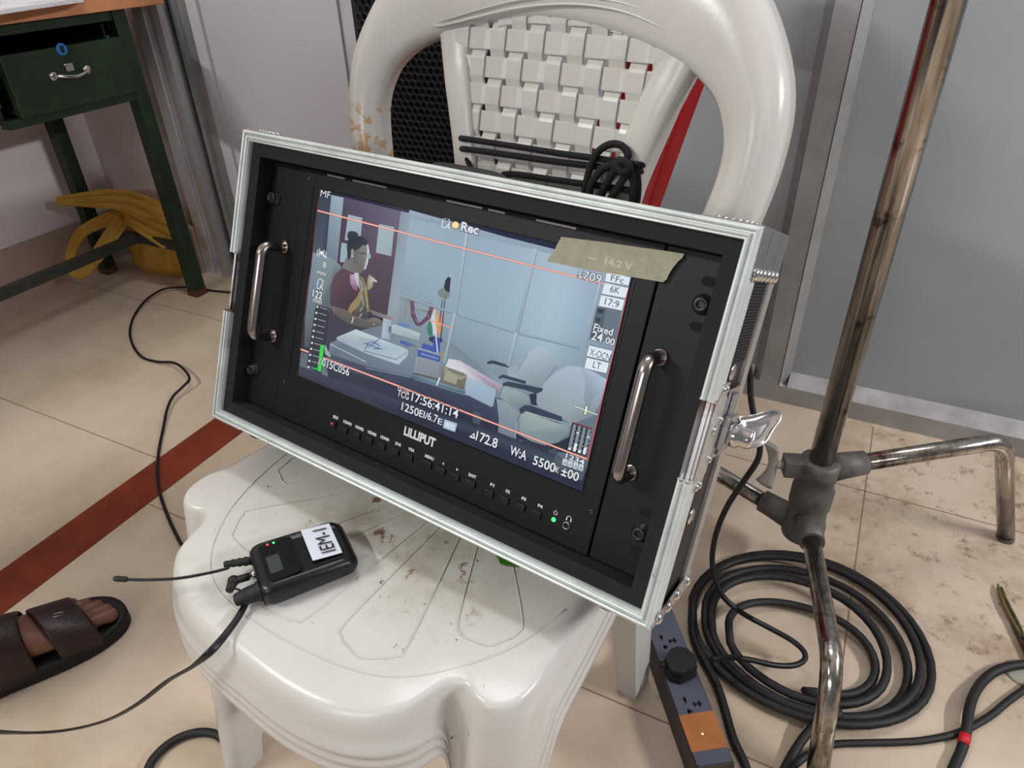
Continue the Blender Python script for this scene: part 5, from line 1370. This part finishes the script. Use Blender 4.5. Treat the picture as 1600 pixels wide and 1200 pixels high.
pts = [(-.020, .006), (-.020, -.004), (-.013, -.016), (-.003, -.020), (.008, -.018), (.017, -.010), (.020, .002), (.017, .014), (.006, .020), (-.008, .016), (-.017, .012)]
for s_, d0, d1 in ((1.12, .001, .013), (1.02, .013, .024)):
    b.prism([(x * s_, y * s_) for x, y in pts], d0, d1, PL)
b.tube([PL(.016, .0, .014), PL(.030, -.002, .015)], [.0058, .0044], 12)
b.build('plug', M_plug, pc)

# bits at the right edge
M_wire = mat('green_black_wrapped_wire', (30, 38, 36), rough=.5, rgb2=(84, 78, 36), vscale=120)
b = MB(); wp = [atz(1561, 916, .004), atz(1566, 930, .006), atz(1576, 955, .006), atz(1588, 980, .006), atz(1600, 1004, .006), atz(1615, 1035, .006)]
for k in range(3):
    off = [Vector((.0032 * math.cos(k * 2.1 + i * .9), .0032 * math.sin(k * 2.1 + i * .9), 0.001 * k)) for i in range(6)]
    b.tube(catmull([a + o_ for a, o_ in zip(wp, off)], 6), [.0012 + .0018 * min(1, i / 6) for i in range(31)], 8, mi=(0, 1, 0)[k])
b.tube([wp[4], wp[5]], .0052, 10, mi=2)
o = b.build('stripped_wire', [M_wire, mat('yellow_wire', (104, 92, 40), rough=.5), M_redtape]); recenter(o, wp[0]); tag(o, 'frayed end of a multicoloured wire pointing up at the right edge', 'wire')
M_lid = mat('grey_plastic_cap', (150, 148, 136), rough=.35, alpha=1.0)
c_ = atz(1596, 1052, 0)
b = MB(); b.lathe((0, 0, .0), (0, 0, 1), [(.022, 0), (.022, .0015), (.019, .003), (.004, .0032)], 24); o = b.build('plastic_disc', M_lid); o.location = c_; tag(o, 'flat grey plastic disc on the floor below the cable at the right edge', 'disc')

# ================================================================ PERSON'S FOOT IN A SANDAL
M_skin = mat('brown_skin', (116, 78, 62), rough=.5, rgb2=(112, 74, 58), vscale=30, bump=.15, bscale=200)
M_nail = mat('toenail', (176, 142, 122), rough=.3)
M_leather = mat('dark_brown_leather', (50, 32, 29), rough=.42, rgb2=(40, 26, 24), vscale=40, bump=.3, bscale=250)
M_sole = mat('black_sandal_sole', (17, 14, 14), rough=.6)
M_trous = mat('charcoal_trouser_cloth', (48, 48, 54), rough=.9, bump=.3, bscale=300)
M_buckle = mat('dull_buckle', (150, 140, 130), rough=.3, metal=1)
fd = Vector((.354, .935, 0)).normalized()
FM = Matrix.Translation((-1.012, .120, 0)) @ Matrix.Rotation(math.atan2(fd.y, fd.x) - PI / 2, 4, 'Z')
per = thing('person', 'person at the left edge wearing a dark brown two-strap leather sandal, foot planted', 'person', M=FM)
# body: one remeshed skin from the feet up; unseen figure above added to shade the floor; only the left foot reaches into the photograph
sides = ((1, Matrix.Identity(4)), (-1, Matrix.Translation((-.26, -.24, 0)) @ Matrix.Rotation(math.radians(8), 4, 'Z') @ Matrix.Diagonal((-1, 1, 1, 1))))
sec = [(.004, .018, .020, .030, .026), (.020, .029, .032, .045, .030), (.050, .031, .044, .062, .030), (.080, .030, .047, .070, .028), (.110, .032, .040, .062, .026), (.140, .036, .031, .048, .024), (.170, .041, .023, .036, .022), (.195, .044, .018, .028, .021), (.212, .043, .014, .022, .020), (.222, .040, .011, .018, .020)]
toes = [(.031, .205, .030, .264, .0118), (.011, .212, .012, .262, .0085), (-.005, .208, -.006, .254, .0080), (-.020, .200, -.023, .242, .0076), (-.034, .188, -.039, .226, .0074)]
b = MB()
HC = Vector((-.13, -.09, 0))
for sd, T_ in sides:
    b.T = T_
    rows = []
    for y, hw_, hh_, zc_, zb in sec:
        rows.append([Vector((hw_ * math.cos(a) + (y - .1) * .03, y, max(zb, .026 + hh_ + hh_ * math.sin(a)))) for a in [2*PI*k/24 for k in range(24)]])
    b.grid(rows, 0, True, closed=True); b.add(rows[0], [list(range(24))]); b.add(rows[-1], [list(range(24))])
    for x0, y0, x1, y1, r in toes:
        m1 = Vector((x0, y0, .038)); m2 = Vector(((x0 + x1) / 2, (y0 + y1) / 2 + .004, .042)); m3 = Vector((x1, y1 - .006, .036)); m4 = Vector((x1, y1, .033))
        b.tube([m1, m2, m3, m4], [r * 1.05, r * .9, r, r * .55], 14)
    b.T = None
    hip = HC + Vector((.085 * sd, 0, .88)); an = T_ @ Vector((0, .045, .050)); kn_ = an.lerp(hip, .5) + Vector((0, .03, .02))
    b.tube(catmull([an, T_ @ Vector((0, .042, .10)), an.lerp(kn_, .6), kn_, hip], 4), [.034 + .030 * (i_ / 16) for i_ in range(17)], 20)
b.tube([HC + Vector((0, 0, z)) for z in (.84, 1.0, 1.2, 1.36, 1.42)], [.105, .098, .110, .105, .07], 24)
b.tube([HC + Vector((0, 0, 1.38)), HC + Vector((0, .01, 1.50)), HC + Vector((0, .015, 1.56))], [.058, .052, .055], 20)
hd = HC + Vector((0, .03, 1.61))
b.ball(hd, 1, (.074, .094, .115), 28); b.ball(hd + Vector((0, .040, -.060)), 1, (.048, .050, .048), 18)
b.tube([hd + Vector((0, .090, .018)), hd + Vector((0, .108, -.022)), hd + Vector((0, .096, -.030))], [.008, .013, .012], 12)
b.tube([hd + Vector((-.024, .084, -.056)), hd + Vector((0, .092, -.054)), hd + Vector((.024, .084, -.056))], [.006, .009, .006], 10)
for sd in (1, -1):
    b.ball(hd + Vector((.074 * sd, .005, -.005)), 1, (.010, .020, .030), 12)
    sh = HC + Vector((.150 * sd, 0, 1.365)); el = HC + Vector((.235 * sd, -.02, 1.10)); wr = HC + Vector((.235 * sd, .07, .86)); pm = wr + Vector((-.005 * sd, .025, -.075))
    b.tube(catmull([HC + Vector((.06 * sd, 0, 1.36)), sh, el, wr, pm], 4), [.046, .046, .046, .046, .046, .046, .044, .042, .040, .037, .034, .031, .028, .027, .028, .027, .020], 18)
    for k, (dx, L_) in enumerate(((-.026, .060), (-.010, .072), (.006, .070), (.020, .056))):
        q0_ = pm + Vector((.004 * sd, dx * .9, .004)); b.tube([q0_, q0_ + Vector((-.004 * sd, .004, -L_ * .55)), q0_ + Vector((-.014 * sd, .010, -L_))], [.0095, .0085, .0065], 10)
    b.tube([wr + Vector((-.008 * sd, .03, -.02)), wr + Vector((-.020 * sd, .060, -.050)), wr + Vector((-.024 * sd, .066, -.085))], [.012, .0105, .008], 10)
body = b.build('body', M_skin, per, fix=False)
rm = body.modifiers.new('one_skin', 'REMESH'); rm.mode = 'VOXEL'; rm.voxel_size = .0027; rm.use_smooth_shade = True
sm = body.modifiers.new('soft', 'SMOOTH'); sm.iterations = 5; sm.factor = .5
M_hair = mat('black_hair', (20, 18, 18), rough=.6, bump=.5, bscale=400); M_eye = mat('eye_white', (220, 216, 210), rough=.2); M_iris = mat('dark_iris', (30, 20, 16), rough=.2)
b = MB(); b.ball(hd + Vector((0, -.014, .022)), 1, (.080, .094, .108), 28); b.build('hair', M_hair, per)
for sd in (1, -1):
    q = MB(); q.ball(hd + Vector((.030 * sd, .077, .006)), .012, (1, 1, .8), 14, 0); q.ball(hd + Vector((.030 * sd, .0855, .006)), .0052, (1, .7, 1), 12, 1); q.build('eye', [M_eye, M_iris], per)
for sd, T_ in sides:
    for x0, y0, x1, y1, r in toes:
        q = MB(); q.T = T_; q.ball((x1, y1 - .008, .036 + r * .62), r * .62, (1, 1.1, .5), 12); q.build('toenail', M_nail, per)
ol = [(0, 0), (.018, .004), (.030, .020), (.033, .060), (.036, .10), (.046, .15), (.054, .195), (.055, .235), (.046, .266), (.028, .284), (.006, .287), (-.018, .279), (-.040, .256), (-.053, .222), (-.052, .18), (-.044, .13), (-.036, .08), (-.034, .04), (-.030, .018), (-.018, .003)]
ol = [(p.x, p.y) for p in catmull([(x, y - .008, 0) for x, y in ol], 4, True)]
for sd, T_ in sides:
    b = MB(); b.T = T_
    rows = [[(x * s_, (y - .135) * s_ + .135, z) for x, y in ol] for s_, z in ((.97, 0), (1.0, .003), (.985, .010), (1.0, .013), (1.0, .022), (.985, .026), (.95, .0265))]
    b.grid(rows, 0, True, closed=True); n_ = len(ol); b.add(rows[0], [list(range(n_))]); b.add(rows[-1], [list(range(n_))])
    b.build('sandal_sole', M_sole, per)
def strap(T_, y0, y1, w0, w1, h0, h1, skew, name='sandal_strap'):
    q = MB(); q.T = T_; rows = []
    for k in range(29):
        a = PI * k / 28
        row = []
        for f in (0, .06, .5, .94, 1):
            y = y0 + (y1 - y0) * f + skew * math.cos(a); w_ = w0 + (w1 - w0) * f; h_ = h0 + (h1 - h0) * f
            o_ = .0 if f in (0, 1) else .0014
            row.append(Vector(((w_ + o_) * math.cos(a) + (y - .1) * .03, y, .018 + (h_ + o_) * max(0, math.sin(a)) ** .62)))
        rows.append(row)
    q.grid(rows, 0, True); o = q.build(name, M_leather, per)
    s2 = o.modifiers.new('leather', 'SOLIDIFY'); s2.thickness = .0028; s2.offset = 1
    return o
for sd, T_ in sides[::-1]:
    s1 = strap(T_, .170, .224, .046, .050, .0615, .040, .008); strap(T_, .100, .152, .037, .042, .0945, .0705, -.006)
b = MB(); b.tube([Vector((.010, .192, .0755)), Vector((.016, .192, .0745)), Vector((.016, .204, .070)), Vector((.010, .204, .071)), Vector((.010, .192, .0755))], .0011, 8); b.build('buckle', M_buckle, s1)
b = MB()
for sd, T_ in sides:
    hip = HC + Vector((.085 * sd, 0, .90)); an = T_ @ Vector((-.004, .040, .150)); kn_ = an.lerp(hip, .45) + Vector((0, .03, .02))
    b.tube(catmull([an, an.lerp(kn_, .5), kn_, kn_.lerp(hip, .6), hip], 5), [.068 + .040 * (i_ / 20) for i_ in range(21)], 26)
b.tube([HC + Vector((0, 0, z)) for z in (.80, .88, .96)], [.150, .152, .140], 30)
tr = b.build('trousers', M_trous, per, fix=False)
rm = tr.modifiers.new('cloth', 'REMESH'); rm.mode = 'VOXEL'; rm.voxel_size = .006; rm.use_smooth_shade = True
M_shirt = mat('grey_check_shirt', (112, 116, 122), rough=.85, bump=.2, bscale=300)
b = MB()
rows = [[HC + Vector((rx * math.cos(a), ry * math.sin(a), z)) for a in [2*PI*k/32 for k in range(32)]] for z, rx, ry in ((.86, .172, .158), (.865, .175, .16), (.96, .165, .150), (1.10, .162, .130), (1.24, .178, .132), (1.36, .190, .120), (1.42, .150, .095), (1.455, .080, .072), (1.47, .064, .062))]
b.grid(rows, 0, True, closed=True); b.add(rows[0], [list(range(32))]); b.add(rows[-1], [list(range(32))])
for sd in (1, -1):
    sh = HC + Vector((.148 * sd, 0, 1.370)); el = HC + Vector((.236 * sd, -.02, 1.12)); b.ball(sh, .074, (1, 1, 1), 20); b.tube(catmull([sh, sh.lerp(el, .5) + Vector((.012 * sd, 0, 0)), el], 5), [.070, .069, .068, .067, .066, .064, .063, .062, .061, .060, .060], 22)
sh_ = b.build('shirt', M_shirt, per, fix=False)
rm = sh_.modifiers.new('cloth', 'REMESH'); rm.mode = 'VOXEL'; rm.voxel_size = .006; rm.use_smooth_shade = True
